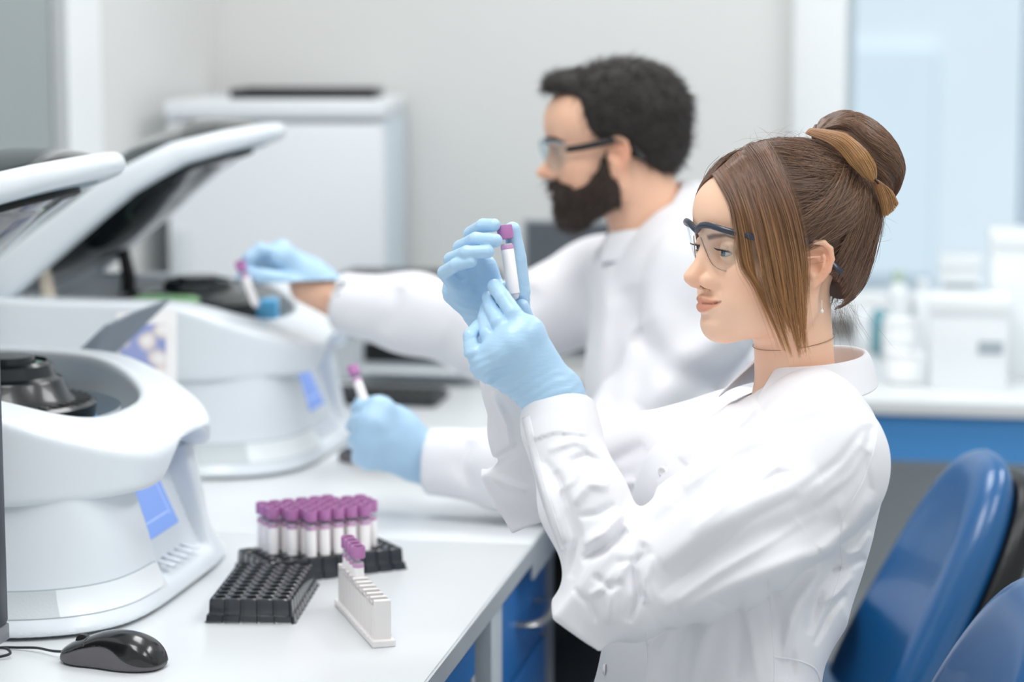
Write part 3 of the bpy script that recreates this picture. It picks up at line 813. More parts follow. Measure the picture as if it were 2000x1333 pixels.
    nt.links.new(nz_.outputs['Fac'], mu.inputs[0]); nt.links.new(mu.outputs[0], ad.inputs[0]); nt.links.new(vo.outputs['Distance'], ad.inputs[1])
    nt.links.new(ad.outputs[0], ra.inputs['Fac']); nt.links.new(ra.outputs['Color'], bb.inputs['Base Color']); bb.inputs['Roughness'].default_value = .5
    zb = BENCH + .001; A_, B_ = AT(228, 1000, 3.37), AT(345, 1000, 3.40); A_[2] = B_[2] = zb
    A2, B2 = AT(228, 612, 3.42), AT(345, 604, 3.45)
    sh = thing('picture_sheet', 'white sheet with a blue floral picture leaning on the back centrifuge', 'sheet', tuple((A_ + B_) / 2))
    o = slab('paper', [A_, B_, B2, A2], .001, mat('white sheet', '#eceae9', .6), sh); o.location = -Vector(sh.location)
    ins = lambda s, t: (A_ * (1 - s) + B_ * s) * (1 - t) + (A2 * (1 - s) + B2 * s) * t + np.array([0, -.0012, 0])
    o = slab('picture', [ins(.03, .50), ins(.82, .50), ins(.82, .93), ins(.03, .93)], .0006, pm, sh); o.location = -Vector(sh.location)
    # chairs
    M['vinyl'] = mat('blue vinyl', '#155a92', .28, spec=.6, coat=.25, bump=.08, bscale=700)
    def make_chair(label, base, rz):
        t = thing('office_chair', label, 'chair', base, rz)
        tilt = math.radians(26); up = np.array([math.sin(tilt), 0, math.cos(tilt)]); nr_ = np.array([math.cos(tilt), 0, -math.sin(tilt)])   # back leans to +x, chair faces -x
        Bx = np.stack([nr_, np.array([0, 1., 0]), up], 1); cb = np.array([.245, 0, .66])
        def pad(P):
            q = (P - _v(cb)) @ _v(Bx)
            w = .165 - .03 * np.clip(q[:, 2] / .24, -1, 1)
            o = superd(q[:, 1], q[:, 2], w, .245, 2.9)
            cv = q[:, 0] + .28 * q[:, 1] ** 2 + .12 * q[:, 2] ** 2 - .012
            return smax(o, np.abs(cv) - .034, .045)
        def shell(P):
            q = (P - _v(cb)) @ _v(Bx)
            w = .163 - .03 * np.clip(q[:, 2] / .24, -1, 1)
            o = superd(q[:, 1], q[:, 2], w, .235, 2.9)
            cv = q[:, 0] + .28 * q[:, 1] ** 2 + .12 * q[:, 2] ** 2 - .060
            return smax(o, np.abs(cv) - .022, .02)
        obj('backrest', sculpt(pad, (.02, -.28, .36), (.46, .28, .96), .007), M['vinyl'], t, 180, label='blue vinyl backrest')
        obj('back_shell', sculpt(shell, (.02, -.28, .36), (.50, .28, .96), .007), M['black'], t, 60, label='black rear shell')
        def seat(P):
            q = P - _v((0, 0, .496)); return smax(superd(q[:, 0], q[:, 1], .235, .24, 3.2), np.abs(q[:, 2] + .25 * (q[:, 0] - .05) ** 2) - .035, .04)
        obj('seat', sculpt(seat, (-.27, -.27, .44), (.27, .27, .58), .008), M['vinyl'], t, 180, label='blue vinyl seat')
        obj('back_bracket', tube(spline([(.10, 0, .445), (.24, 0, .44), (.33, 0, .52), (.335, 0, .62)], 6), .018, 8, flat=(2.2, .6)), M['black'], t, 60)
        obj('column', lathe([(.025, .10), (.025, .30), (.018, .30), (.018, .44)], 16), M['black'], t, 40)
        obj('mechanism', box(-.10, .12, -.07, .07, .42, .458, .01), M['black'], t, 40)
        for i in range(5):
            a = 2 * PI * i / 5 + .3; c, s = math.cos(a), math.sin(a)
            leg = obj('leg', tube([(.03 * c, .03 * s, .115), (.16 * c, .16 * s, .10), (.29 * c, .29 * s, .075)], [.022, .018, .013], 8), M['black'], t, 60)
            obj('caster', mv(lathe([(.012, -.02), (.028, -.018), (.028, .018), (.012, .02)], 14), .29 * c, .29 * s, .0285, a, PI / 2), M['black'], leg, 40)
        return t
    tpw = AT(1940, 868, 3.26)                      # top of the far chair's back
    rzc = math.radians(4)
    off = Matrix.Rotation(rzc, 3, 'Z') @ Vector((.245 + .245 * math.sin(math.radians(26)), 0, 0))
    c1 = make_chair('blue office chair behind the bearded man, under the window counter', (tpw[0] - off.x, tpw[1] - off.y, 0), rzc)
    tp2 = AT(2062, 1140, 2.50)
    c2 = dup(c1, (tp2[0] - off.x, tp2[1] - off.y, 0), rzc, 'blue office chair behind the woman, its back cut by the photo corner')
    # glassware and boxes on the counter under the window
    M['porc'] = mat('white glaze', '#fafbfc', .25); M['pp'] = mat('milky plastic', '#f2f6f8', .35)
    def bottle(px, py, w, h, label, m, capm=None, group='white things on the window counter'):
        p = PZ(px, py, BENCH); d = p[1] * math.cos(PITCH); r, H_ = w / 2 * d / FPX, h * d / FPX
        t = thing('bottle', label, 'bottle', tuple(p), 0, group)
        obj('body', lathe([(r * .92, 0), (r, .004), (r, H_ * .68), (r * .8, H_ * .78), (r * .42, H_ * .84), (r * .42, H_ * .9)], 24), m, t, 40)
        obj('cap', lathe([(r * .5, H_ * .86), (r * .52, H_ * .87), (r * .52, H_ * .99), (r * .45, H_)], 20), capm or m, t, 40)
    def jar(px, py, w, h, label, m):
        p = PZ(px, py, BENCH); d = p[1]; r, H_ = w / 2 * d / FPX, h * d / FPX
        t = thing('jar', label, 'jar', tuple(p), 0, 'white things on the window counter')
        obj('body', lathe([(r * .8, 0), (r, H_ * .12), (r, H_ * .70), (r * .9, H_ * .78)], 28), m, t, 40)
        obj('lid', lathe([(r * .95, H_ * .78), (r * .97, H_ * .80), (r * .97, H_ * .96), (r * .88, H_)], 28), m, t, 40)
    def carton(px, py, w, h, dp, label, m, front=None):
        p = PZ(px, py, BENCH); d = p[1]; W_, H_ = w * d / FPX, h * d / FPX
        t = thing('box', label, 'box', tuple(p), BR, 'white things on the window counter')
        obj('carton', box(-W_ / 2, W_ / 2, 0, dp, 0, H_, .003), m, t, 30)
        obj('lid', box(-W_ / 2 - .003, W_ / 2 + .003, -.003, dp + .003, H_ - .03, H_ + .002, .003), m, t, 30)
        if front: obj('label_and_shade', box(W_ * front[0], W_ * front[1], -.0025, .001, H_ * front[2], H_ * front[3]), mat('grey label and shade strip', '#a9b3ba', .6), t, 30)  # a label on one carton, painted shade on the other
    carton(1890, 762, 150, 180, .14, 'white box with a small grey label on the window counter', M['pp'], (.12, .44, .40, .54))
    carton(1985, 740, 110, 285, .20, 'tall white carton at the right end of the window counter', M['pp'])
    carton(1872, 676, 78, 176, .10, 'white carton behind the box with the grey label', M['pp'], (-.42, .42, .66, .71))  # its grey strip is the shade under the carton top, painted on
    jar(1770, 748, 86, 66, 'squat white jar nearest the counter front', M['porc'])
    jar(1756, 700, 70, 80, 'white jar behind the squat white jar', M['porc'])
    bottle(1716, 690, 34, 105, 'bottle of teal liquid beside the woman\'s neck', mat('teal bottle', '#6fa3ae', .2), M['porc'])
    bottle(1752, 676, 44, 150, 'white bottle with a pale green cap on the window counter', M['pp'], mat('pale green cap', '#bcd3bd', .4))
    bottle(1800, 672, 46, 130, 'milky bottle with a white cap left of the cartons', M['pp'])
    bottle(1800, 752, 34, 84, 'small milky bottle before the white carton', M['pp'])
    carton(1700, 672, 60, 60, .1, 'low white carton behind the teal bottle', M['pp'])
# ================================================================== people: shared sculpting
M['skin'] = mat('skin', '#f0c0a0', 0.42, spec=.4, sss=.18, attr='Tint', bump=.06, bscale=900)
M['glove'] = mat('light blue nitrile', '#b2d4ef', 0.36, spec=.5, bump=.45, bscale=70)
_mp = M['glove'].node_tree.nodes.new('ShaderNodeMapping'); _mp.inputs['Scale'].default_value = (.9, 1.0, 3.6); _mp.inputs['Rotation'].default_value = (0, .45, 0)
_n2 = [q for q in M['glove'].node_tree.nodes if q.type == 'TEX_NOISE'][0]; _tc = [q for q in M['glove'].node_tree.nodes if q.type == 'TEX_COORD'][0]
M['glove'].node_tree.links.new(_tc.outputs['Object'], _mp.inputs['Vector']); M['glove'].node_tree.links.new(_mp.outputs['Vector'], _n2.inputs['Vector']); _n2.inputs['Distortion'].default_value = .6
M['coat'] = mat('white coat cotton', '#ebeaee', 0.75, spec=.25, bump=.12, bscale=2200, sheen=.1)
M['trouser'] = mat('dark grey trousers', '#2c3138', 0.8)
M['eye_white'] = mat('eye white', '#d9d2ce', .15)
M['iris'] = mat('grey blue iris', '#64747c', .1)
M['pupil'] = mat('pupil', '#0a0a0c', .08)
def frame_head(o, yaw, pitch, roll=0.0):
    """columns: forward, near side (left), up.  yaw turns the face from -X towards the camera"""
    y, p = math.radians(yaw), math.radians(pitch)
    f = np.array([-math.cos(y) * math.cos(p), -math.sin(y) * math.cos(p), math.sin(p)])
    l = np.array([math.sin(y), -math.cos(y), 0.0])
    u = np.cross(f, l); r = math.radians(roll)
    l2 = l * math.cos(r) + u * math.sin(r); u2 = -l * math.sin(r) + u * math.cos(r)
    return np.array(o), np.stack([f, l2, u2], 1)
def head_sdf(Q, male=False):
    """Q in mm in the head frame (x forward, y to its left, z up, origin between the ear canals)"""
    Qs = Q.copy(); sy = np.where(Q[:, 1] >= 0, 1.0, -1.0).astype(np.float32)
    A = Q.copy(); A[:, 1] = np.abs(A[:, 1])              # mirrored half
    d = ell(A, (2, 0, 56), (97, 72, 72))
    d = smin(d, ell(A, (50, 0, 64), (51.5, 60, 46)), 20)              # forehead
    if male: d = smin(d, cap(A, (88, 0, 38), (80, 34, 38), 10, 9), 14)    # brow ridge
    d = smin(d, ell(A, (38, 0, 2), (53, 57, 62)), 18)                    # mid face
    d = smin(d, ell(A, (60, 0, -32), (37, 31, 30)), 14)                  # mouth barrel
    d = smin(d, cap(A, (71, 11, -57), (10, 46 + 4 * male, -38), 16.5, 17), 20)      # jaw
    d = smin(d, cap(A, (10, 46 + 4 * male, -38), (2, 57, 0), 17, 15), 18)
    d = smin(d, ell(A, (42, 0, -40), (44, 40, 30)), 16)                  # under jaw
    d = smin(d, ell(A, (79.5, 0, -57.5), (17.5, 19, 18)), 14)            # chin
    d = smin(d, ell(A, (60, 41, 2), (25, 20, 19)), 20)                   # cheekbone
    d = smin(d, ell(A, (62, 33, -28), (24, 20, 22)), 20)                 # cheek by the mouth
    # eye sockets
    d = smax(d, -ell(A, (97, 31, 23), (17, 17, 10)), 12)
    # nose
    nb = 1.08 if male else 1.0
    d = smin(d, cap(A, (90, 7, 16), (89, 14, -6), 8.0, 9.0), 9)            # flank of the nose
    d = smin(d, cap(A, (90.5, 0, 30), (105, 0, 5), 6.0, 7.0), 11)
    d = smin(d, ell(A, (108.5 * (1.03 if male else 1), 0, -5), (12.0, 10.0, 9.6)), 8)
    d = smin(d, ell(A, (97, 11.5 * nb, -9.5), (10, 6.8, 7.6)), 5)          # wings
    d = smin(d, cap(A, (109, 0, -12), (97, 0, -16), 4.4, 5.0), 4)
    d = smax(d, -ell(A, (101.5, 7.6, -18.0), (8.0, 3.6, 5.0)), 1.6)         # nostrils
    # crease from the wing of the nose to the corner of the mouth
    d = d + 1.0 * np.exp(-(chain(A, [(90, 23, -15), (86, 28, -22), (81, 32, -30)], [0, 0, 0]) / 3.8) ** 2).astype(np.float32)
    # lips
    up = chain(A, [(99.0, 0, -30.5), (98.4, 4.5, -29.6), (93.0, 15, -30.4), (80, 27.5, -28.8)], [5.4, 5.2, 4.4, 2.2])
    lo = chain(A, [(98.6, 0, -38.2), (96.6, 7, -37.8), (91, 16, -35.8), (79.5, 27, -30.2)], [6.4, 6.0, 4.8, 2.0])
    d = smin(d, smin(up, lo, 1.0), 3.5)
    line = chain(A, [(107, 0, -33.4), (103, 6, -33.0), (97, 16, -32.6), (80, 30, -28.6)], [1.0, 1.0, 1.0, .8])
    d = smax(d, -line, 2.2)
    d = d + 2.2 * np.exp(-((A[:, 2] + 49.5) / 4.5) ** 2 - (A[:, 1] / 17) ** 2) * (A[:, 0] > 70)     # hollow above the chin
    d = d + 1.0 * np.exp(-(A[:, 1] / 2.6) ** 2 - ((A[:, 2] + 22) / 5) ** 2) * (A[:, 0] > 80)           # philtrum
    # lids over the eyeball
    lid = ball(A, (79.5, 31, 24), 14.0)
    opening = ell(A, (93, 31.5, 22.6), (12, 13.4, 3.1))
    lid = smax(lid, -opening, 1.2)
    d = smin(d, lid, 2.0)
    d = d + .9 * np.exp(-(chain(A, [(92, 20, 26), (93.5, 30, 31), (88, 42, 28)], [0, 0, 0]) / 1.4) ** 2).astype(np.float32)   # lid crease
    d = np.where(ball(A, (79.5, 31, 24), 12.0) < 0, np.maximum(d, -ball(A, (79.5, 31, 24), 12.05)), d)
    # ear
    E = (A - _v((11, 0, 7))) / np.float32(.84); E[:, 1] = A[:, 1] / .97 + 0.5
    hel = [(5, 66, 6), (8, 68, 18), (4, 73, 28), (-6, 78, 34), (-17, 81, 33), (-26, 82, 25), (-29, 81, 12), (-26, 78, -2), (-19, 74, -13), (-11, 71, -20)]
    e = chain(E, hel, [3.2, 3.4, 3.5, 3.5, 3.6, 3.6, 3.5, 3.3, 3.2, 4.2], 1.5)
    tilt = basis((1, -.32, 0), (0, 0, 1))
    e = smin(e, ell(E, (-11, 72.8, 8), (19.5, 3.8, 27), tilt), 3)
    e = smin(e, ell(E, (-5, 70, -18), (9, 4.5, 9.5), tilt), 4)            # lobe
    ah = chain(E, [(-13, 79, 26), (-19, 79.5, 14), (-18, 78, 2), (-12, 75.5, -9)], [2.2, 2.8, 2.8, 2.4], 1.0)
    e = smin(e, ah, 2)
    e = smin(e, cap(E, (3, 76, 14), (-12, 77, 15), 1.8, 2.0), 2.5)           # crus
    e = smax(e, -ell(E, (-6, 79, 2), (9.5, 10.5, 11)), 2.5)                 # bowl of the ear
    e = smax(e, -ell(E, (-9, 82, 22), (10, 8.5, 6.5)), 2)
    e = smin(e, ell(E, (4.5, 70.5, 0), (4.2, 4.6, 6.5)), 3)              # tragus
    e = smin(e, ball(E, (-6, 73.5, -10.5), 3.6), 3)
    e = e * .84
    d = smin(d, e, 4)
    return d
def head_tint(Q, skin, lip, brow, male=False):
    """skin colours in the head frame (mm): lips, brows, warm cheeks; shade painted into nostrils and mouth line"""
    A = Q.copy(); A[:, 1] = np.abs(A[:, 1]); n = len(A)
    c = np.tile(np.array(skin, np.float32), (n, 1))
    def mixin(col, w):
        w = np.clip(w, 0, 1)[:, None]; c[:] = c * (1 - w) + np.array(col, np.float32) * w
    warm = np.array(skin) * np.array([1.0, .86, .80])
    mixin(warm, .75 * np.exp(-((A[:, 0] - 66) / 22) ** 2 - ((A[:, 1] - 42) / 20) ** 2 - ((A[:, 2] + 8) / 20) ** 2))
    mixin(warm, .6 * np.exp(-((A[:, 0] - 112) / 12) ** 2 - ((A[:, 2] + 8) / 10) ** 2))
    mixin(np.array(skin) * np.array([1, .80, .74]), .9 * (np.exp(-((A[:, 0] + 10) / 22) ** 2 - ((A[:, 2] - 6) / 30) ** 2) * (A[:, 1] > 66)))
    # lips: between the vermilion borders
    y = A[:, 1]
    top = np.interp(y, [0, 4, 9, 16, 27, 29], [-27.6, -26.4, -27.2, -28.4, -28.4, -28.6]); bot = np.interp(y, [0, 8, 16, 23, 29], [-43.6, -42.4, -38.5, -33.8, -29.4])
    w = np.clip((top - A[:, 2]) / 1.6 + .5, 0, 1) * np.clip((A[:, 2] - bot) / 1.8 + .5, 0, 1) * (A[:, 0] > 74) * (y < 29)
    mixin(lip, w * .95)
    mixin(np.array(lip) * .35, .85 * np.exp(-((A[:, 2] - np.interp(y, [0, 16, 29], [-33.3, -32.6, -28.8])) / .9) ** 2) * (A[:, 0] > 76) * (A[:, 0] < 102) * (y < 29))  # parting of the lips darkened, crease shade put into the colour
    # brow
    bz = np.interp(y, [10, 22, 36, 50], [37, 40, 42, 37])
    wb = np.clip(1.4 - np.abs(A[:, 2] - bz) / np.interp(y, [10, 20, 40, 52], [2.8, 2.8, 2.0, .8]), 0, 1) * np.clip((y - 9) / 3, 0, 1) * np.clip((53 - y) / 5, 0, 1) * (A[:, 0] > 50)
    mixin(brow, wb * .85)
    # lash line
    dl = np.abs(ell(A, (93, 31.5, 22.6), (12, 13.4, 3.1)))
    mixin((.03, .02, .02), .9 * np.exp(-(dl / .9) ** 2) * (A[:, 2] > 22.5) * (A[:, 0] > 78))
    # nostril interior, shade of the hollow put into the skin colour
    mixin(np.array(skin) * np.array([.50, .36, .30]), 1.0 * (ell(A, (101.5, 7.6, -18.0), (8.0, 3.6, 5.0)) < 0.35) * (A[:, 2] < -13))
    return c
def strands(name, curves, radius, material, parent, tip=.12):
    """hair strands: list of (n,3) point lists -> one hair-curves object"""
    hc = bpy.data.hair_curves.new(name)
    sizes = [len(c) for c in curves]
    hc.add_curves(sizes)
    pts = np.concatenate([np.asarray(c, np.float32) for c in curves])
    hc.attributes['position'].data.foreach_set('vector', pts.ravel()) if 'position' in hc.attributes else hc.points.foreach_set('position', pts.ravel())
    ra = hc.attributes.get('radius') or hc.attributes.new('radius', 'FLOAT', 'POINT')
    r = np.concatenate([np.interp(np.linspace(0, 1, k), [0, .6, 1], [1, 1, tip]) * radius for k in sizes]).astype(np.float32)
    ra.data.foreach_set('value', r)
    hc.materials.append(material)
    o = bpy.data.objects.new(name, hc); col.objects.link(o)
    if parent is not None: o.parent = parent
    return o
def hair_mat(name, root, tip, rough=.38, lo=.45, hi=1.0, var=.35):
    m = bpy.data.materials.new(name); m.use_nodes = True
    nt = m.node_tree; b = nt.nodes['Principled BSDF']; b.inputs['Anisotropic'].default_value = 0
    hi_ = nt.nodes.new('ShaderNodeHairInfo'); rp = nt.nodes.new('ShaderNodeValToRGB')
    rp.color_ramp.elements[0].color = lin(root); rp.color_ramp.elements[0].position = lo
    rp.color_ramp.elements[1].color = lin(tip); rp.color_ramp.elements[1].position = hi
    nt.links.new(hi_.outputs['Intercept'], rp.inputs['Fac'])
    mr = nt.nodes.new('ShaderNodeMapRange'); mr.inputs['To Min'].default_value = 1 - var; mr.inputs['To Max'].default_value = 1 + var
    nt.links.new(hi_.outputs['Random'], mr.inputs['Value'])
    mx = nt.nodes.new('ShaderNodeMix'); mx.data_type = 'RGBA'; mx.blend_type = 'MULTIPLY'; mx.inputs['Factor'].default_value = 1
    nt.links.new(rp.outputs['Color'], mx.inputs[6]); nt.links.new(mr.outputs['Result'], mx.inputs[7])
    nt.links.new(mx.outputs[2], b.inputs['Base Color'])
    b.inputs['Roughness'].default_value = rough; b.inputs['Specular IOR Level'].default_value = .6
    return m
def finger(P, pts, r0, r1, k=.0015):
    n = len(pts); rr = [r0 + (r1 - r0) * i / (n - 1) for i in range(n)]
    # slight swelling at the joints
    return chain(P, pts, rr, k)
def px2(P):
    """picture coordinates of points (used while sculpting folds where the cloth shows them)"""
    q = P - _v(CAM); d = q @ _v(_F)
    return 1000 + FPX * (q @ _v(_R)) / d, 666.5 - FPX * (q @ _v(_U)) / d, d
def folds(P, lst):
    """cloth folds: list of (polyline, width, height, depth range)"""
    x, y, dd = px2(P); out = np.zeros(len(P), np.float32)
    XY = np.stack([x, y], 1).astype(np.float32)
    for pts, w, amp, dr in lst:
        n = len(pts) - 1; best = np.full(len(P), 1e9, np.float32); tt = np.zeros(len(P), np.float32)
        for i in range(n):
            a, b = _v(pts[i]), _v(pts[i + 1]); ab = b - a
            t = np.clip(((XY - a) @ ab) / max(float(ab @ ab), 1e-9), 0, 1)
            d = np.linalg.norm(XY - a - t[:, None] * ab, axis=1); m = d < best
            best[m] = d[m]; tt[m] = (i + t[m]) / n
        g = np.exp(-(best / w) ** 2) * np.clip(np.sqrt(np.clip(4 * tt * (1 - tt), 0, 1)) + .05, 0, 1)
        g = g * np.clip((dr[1] - dd) / .02, 0, 1) * np.clip((dd - dr[0]) / .02, 0, 1)
        out += amp * g
    return out
def steps(P, lst):
    """cloth edges lying on cloth: raised on the side to the left of the polyline's direction, fading away from it"""
    x, y, dd = px2(P); out = np.zeros(len(P), np.float32); XY = np.stack([x, y], 1).astype(np.float32)
    for pts, amp, fall, dr in lst:
        n = len(pts) - 1; best = np.full(len(P), 1e9, np.float32); sd = np.zeros(len(P), np.float32); tt = np.zeros(len(P), np.float32)
        for i in range(n):
            a, b = _v(pts[i]), _v(pts[i + 1]); ab = b - a; L = float(np.linalg.norm(ab))
            t = np.clip(((XY - a) @ ab) / L / L, 0, 1); q = XY - a - t[:, None] * ab; d = np.linalg.norm(q, axis=1); m = d < best
            best[m] = d[m]; tt[m] = (i + t[m]) / n; sd[m] = ((ab[0] * q[:, 1] - ab[1] * q[:, 0]) / L)[m] * -1
        g = np.clip(sd / 2.5 + .5, 0, 1) * np.clip(1 - best / fall, 0, 1) * np.clip(tt * 12, 0, 1) * np.clip((1 - tt) * 12, 0, 1)
        out += amp * g * np.clip((dr[1] - dd) / .02, 0, 1) * np.clip((dd - dr[0]) / .02, 0, 1)
    return out
# ================================================================== the woman
if want('woman'):
    wo = thing('person', 'woman with a brown hair bun holding up a tube in blue gloves', 'person', tuple(AT(1400, 1500, 2.5)[:2]) + (0.0,))
    WB = np.array(wo.location)
    def put(o):                                            # sculpted in world space, parented to the person at her base
        o.parent = wo; o.location = -Vector(WB); return o
    HO, HR = frame_head(AT(1536, 525, 2.486), 20, 0)
    def H(p): return HO + HR @ (np.asarray(p, float) * .001)            # head frame (mm) -> world
    def toH(P): return ((P - _v(HO)) @ _v(HR)) * np.float32(1000)
    NB = AT(1562, 735, 2.52)
    def f_wbody(P):
        Q = toH(P)
        d = head_sdf(Q)
        nk = cap(Q, (-6, 0, -20), (-13, 0, -130), 41, 44)
        nk = smin(nk, cap(Q, (-24, 34, -5), (22, 10, -135), 9, 11), 18)        # neck tendon
        d = smin(d, nk, 16)
        d = smin(d, ell(Q, (-22, 0, -190), (60, 120, 48)), 40)                # shoulders under the coat
        return d * np.float32(.001)
    V, Q4 = sculpt(f_wbody, HO - np.array([.19, .22, .21]), HO + np.array([.19, .22, .15]), .0014)
    wb = put(obj('body', (V, Q4), M['skin'], None, 180))
    put_color(wb, head_tint(toH(V), lin('#fbccae')[:3], lin('#e19a80')[:3], lin('#5f4536')[:3]))
    for s in (1, -1):
        ec = H((79.5, s * 31, 24))
        look = HR @ np.array([1, -.10 * s * 0 - .02, -.03]); look = look / np.linalg.norm(look)
        Rm = Matrix(basis(look, (0, 0, 1))).to_4x4()
        e = put(obj('eye', xf(lathe([(.0119 * math.cos(t), .0119 * math.sin(t)) for t in np.linspace(-PI / 2 + .05, PI / 2 - .05, 24)], 32), Matrix.Translation(tuple(ec)) @ Rm @ Matrix.Rotation(PI / 2, 4, 'Y')), M['eye_white'], None, 180))
        def disc(r0, r1, off, rad=.0119):
            n = 32; rings = [(r0, math.sqrt(rad ** 2 - r0 ** 2) + off), (r1, math.sqrt(rad ** 2 - r1 ** 2) + off)]
            return xf(lathe(rings, n, True), Matrix.Translation(tuple(ec)) @ Rm @ Matrix.Rotation(PI / 2, 4, 'Y'))
        ir = obj('iris', disc(.0059, .0022, .0002), M['iris'], e, 60, label='grey blue iris'); 
        pu = obj('pupil', disc(.0023, .0004, .0004), M['pupil'], e, 60)
    ls = []
    for s in (1, -1):
        for k in range(46):
            y = 31.5 + s * 0 + (k / 45 - .5) * 22; zz = 22.6 + 3.1 * math.sqrt(max(0, 1 - ((y - 31.5) / 13.4) ** 2)); xx = 79.5 + math.sqrt(max(0, 14.0 ** 2 - (y - 31) ** 2 - (zz - 24) ** 2))
            sp = (y - 31.5) * .22
            ls.append([H((xx + 5.5 * t, s * (y + sp * t), zz - 1.5 * t + 4.0 * t * t)) for t in (0, .35, .7, 1.0)])
    put(strands('lashes', ls, .00016, mat('dark lash', '#1c1513', .5), None, .2))
    # ---------------- hair
    HM = hair_mat('brown hair', '#7d604d', '#8c6850', .30, .1, 1.0, .5)
    HB = hair_mat('brown hair going fair', '#7b5c4a', '#c08c58', .30, .3, .95, .5)
    HL = hair_mat('fair lock', '#966a45', '#c2935f', .32, .0, .9, .4)
    M['hair_base'] = mat('hair mass', '#553e31', .6, var=.25, vscale=300)
    HC_, HRd = np.array([-1., 0, 58]), np.array([102., 79, 82])           # outer surface of the combed hair
    def hairline_x(z, y):
        base = np.interp(z, [-60, -45, -30, -12, -4, 8, 30, 55, 80, 97, 112, 140], [-66, -60, -52, -40, -30, 12, 34, 54, 74, 88, 100, 120])
        return base - .0 * np.abs(y)
    def f_whair(P):
        Q = toH(P)
        d = ell(Q, HC_, HRd - 2)
        d = smin(d, ell(Q, (-38, 0, 9), (48, 58, 54)), 22)                  # back of the head down to the nape
        edge = (Q[:, 0] - hairline_x(Q[:, 2], Q[:, 1])).astype(np.float32) * .8
        d = smax(d, edge + np.clip(-Q[:, 2] / 6, 0, 5).astype(np.float32), 6)
        A = Q.copy(); A[:, 1] = np.abs(A[:, 1])
        d = smax(d, -ell(A, (5, 84, 3), (24, 30, 34)), 5)               # clear of the ear
        return d * np.float32(.001)
    hm = put(obj('hair', sculpt(f_whair, HO - np.array([.13, .13, .08]), HO + np.array([.15, .13, .17]), .0025), M['hair_base'], None, 180))
    rr = random.Random(3); nr = np.random.RandomState(5)
    def hair_surf(Q):
        d = ell(Q, HC_, HRd)
        return smin(d, ell(Q, (-38, 0, 9), (50, 60, 56)), 22)
    def ride(Pn, off):
        """push head-frame points out to the combed surface plus off"""
        X = np.asarray(Pn, np.float32)
        for _ in range(4):
            d = hair_surf(X) - off
            g = np.stack([hair_surf(X + _v(e) * .5) - hair_surf(X - _v(e) * .5) for e in np.eye(3)], 1)
            X = X - (np.clip(d, -30, 30) / np.maximum((g * g).sum(1), .2))[:, None] * g
        return X
    def on_hair(p): return ride(np.array([p]), np.float32(0))[0].astype(float)
    BUN = np.array([-72., 0, 112.]); AX = np.array([-.70, 0, .714]); LD = np.array([-.714, 0, -.70])
    starts = []
    for i in range(8200):
        q = rr.random()
        if q < .42:       # along the hairline
            z = rr.uniform(-46, 112); x = float(hairline_x(z, 0)) - rr.uniform(-1, 9) * (1 if rr.random() < .7 else 3)
            starts.append((x, 70 * (1 if rr.random() < .8 else -1), z))
            if z > 96: starts[-1] = (x, rr.uniform(-60, 60), z)
        else:             # anywhere on the skull
            th = rr.uniform(-.9, 1.45); ph = rr.uniform(-2.6, 2.9)
            p = (HC_[0] + 110 * math.cos(th) * math.cos(ph), 85 * math.cos(th) * math.sin(ph), HC_[2] + 90 * math.sin(th))
            if p[0] > float(hairline_x(p[2], 0)) - 4 or p[2] < -48: continue
            starts.append(p)
    for i in range(2600):
        starts.append((rr.uniform(-85, -30), rr.uniform(-60, 75), rr.uniform(-50, 10)))
    starts = [p for p in starts if p[1] > -20 or rr.random() < .5]
    S0 = ride(starts, np.float32(.5)); n_ = len(S0); K = 14
    ok = (S0[:, 0] < hairline_x(S0[:, 2], 0) + np.where(S0[:, 2] < 0, 7, 2)) & (ell(S0 * _v((1, 1, 1)), (5, 84, 3), (26, 34, 37)) > 0)
    ok &= S0[:, 2] > -45
    ok &= ~((S0[:, 1] > 1) & (S0[:, 0] > 44) & (S0[:, 2] > 40))
    S0 = S0[ok]; n_ = len(S0)
    ang = nr.uniform(0, 2 * PI, n_)
    TG = BUN + 22 * (np.outer(np.cos(ang), LD) + np.outer(np.sin(ang), [0, 1, 0]))
    T = np.linspace(0, 1, K)[None, :, None]
    side = np.where(S0[:, 1] >= 0, 1, -1)[:, None]
    X = S0[:, None, :] * (1 - T) + TG[:, None, :] * T
    sag = np.sin(PI * T[..., 0])
    X[..., 1] += side * 26 * sag; X[..., 2] -= 8 * sag * (S0[:, 2:3] > 20)
    # locks wander together a little, single hairs stray
    grp = np.floor(S0 / 9.0); gid = (grp[:, 0] * 7 + grp[:, 1] * 13 + grp[:, 2] * 29)
    ph = (gid % 6.28)[:, None] + nr.uniform(0, .8, n_)[:, None]
    off = .9 + 1.1 * np.sin(ph + 4.5 * T[..., 0]) + nr.normal(0, .55, n_)[:, None]
    off = off + (nr.random(n_) < .06)[:, None] * sag * nr.uniform(1, 6, n_)[:, None]
    R0 = ride(X.reshape(-1, 3), off.reshape(-1).astype(np.float32)).reshape(n_, K, 3)
    wv = np.clip((T - .88) * 8, 0, 1); R0 = R0 * (1 - wv) + (X * wv)
    R0 += (np.cos(ph * 3 + T[..., 0] * 7) * .8)[..., None] * np.array([.5, .2, .5])
    cs = [HO + (c * .001) @ HR.T for c in R0]
    put_o = put(strands('combed_hair', cs, .00017, HM, None)); put_o.parent = hm; put_o.location = (0, 0, 0)
    # side lock falling over the temple, cheek and in front of the ear
    gA = [(92, 3, 104), (94, 30, 91), (92, 49, 72), (89, 55, 46), (84, 57, 14), (70, 60, -8), (51, 61, -47), (36, 60, -80)]
    gB = [(64, 6, 127), (66, 40, 106), (62, 66, 62), (54, 73, 20), (46, 72, -10), (37, 69, -40), (27, 66, -66), (16, 62, -90)]
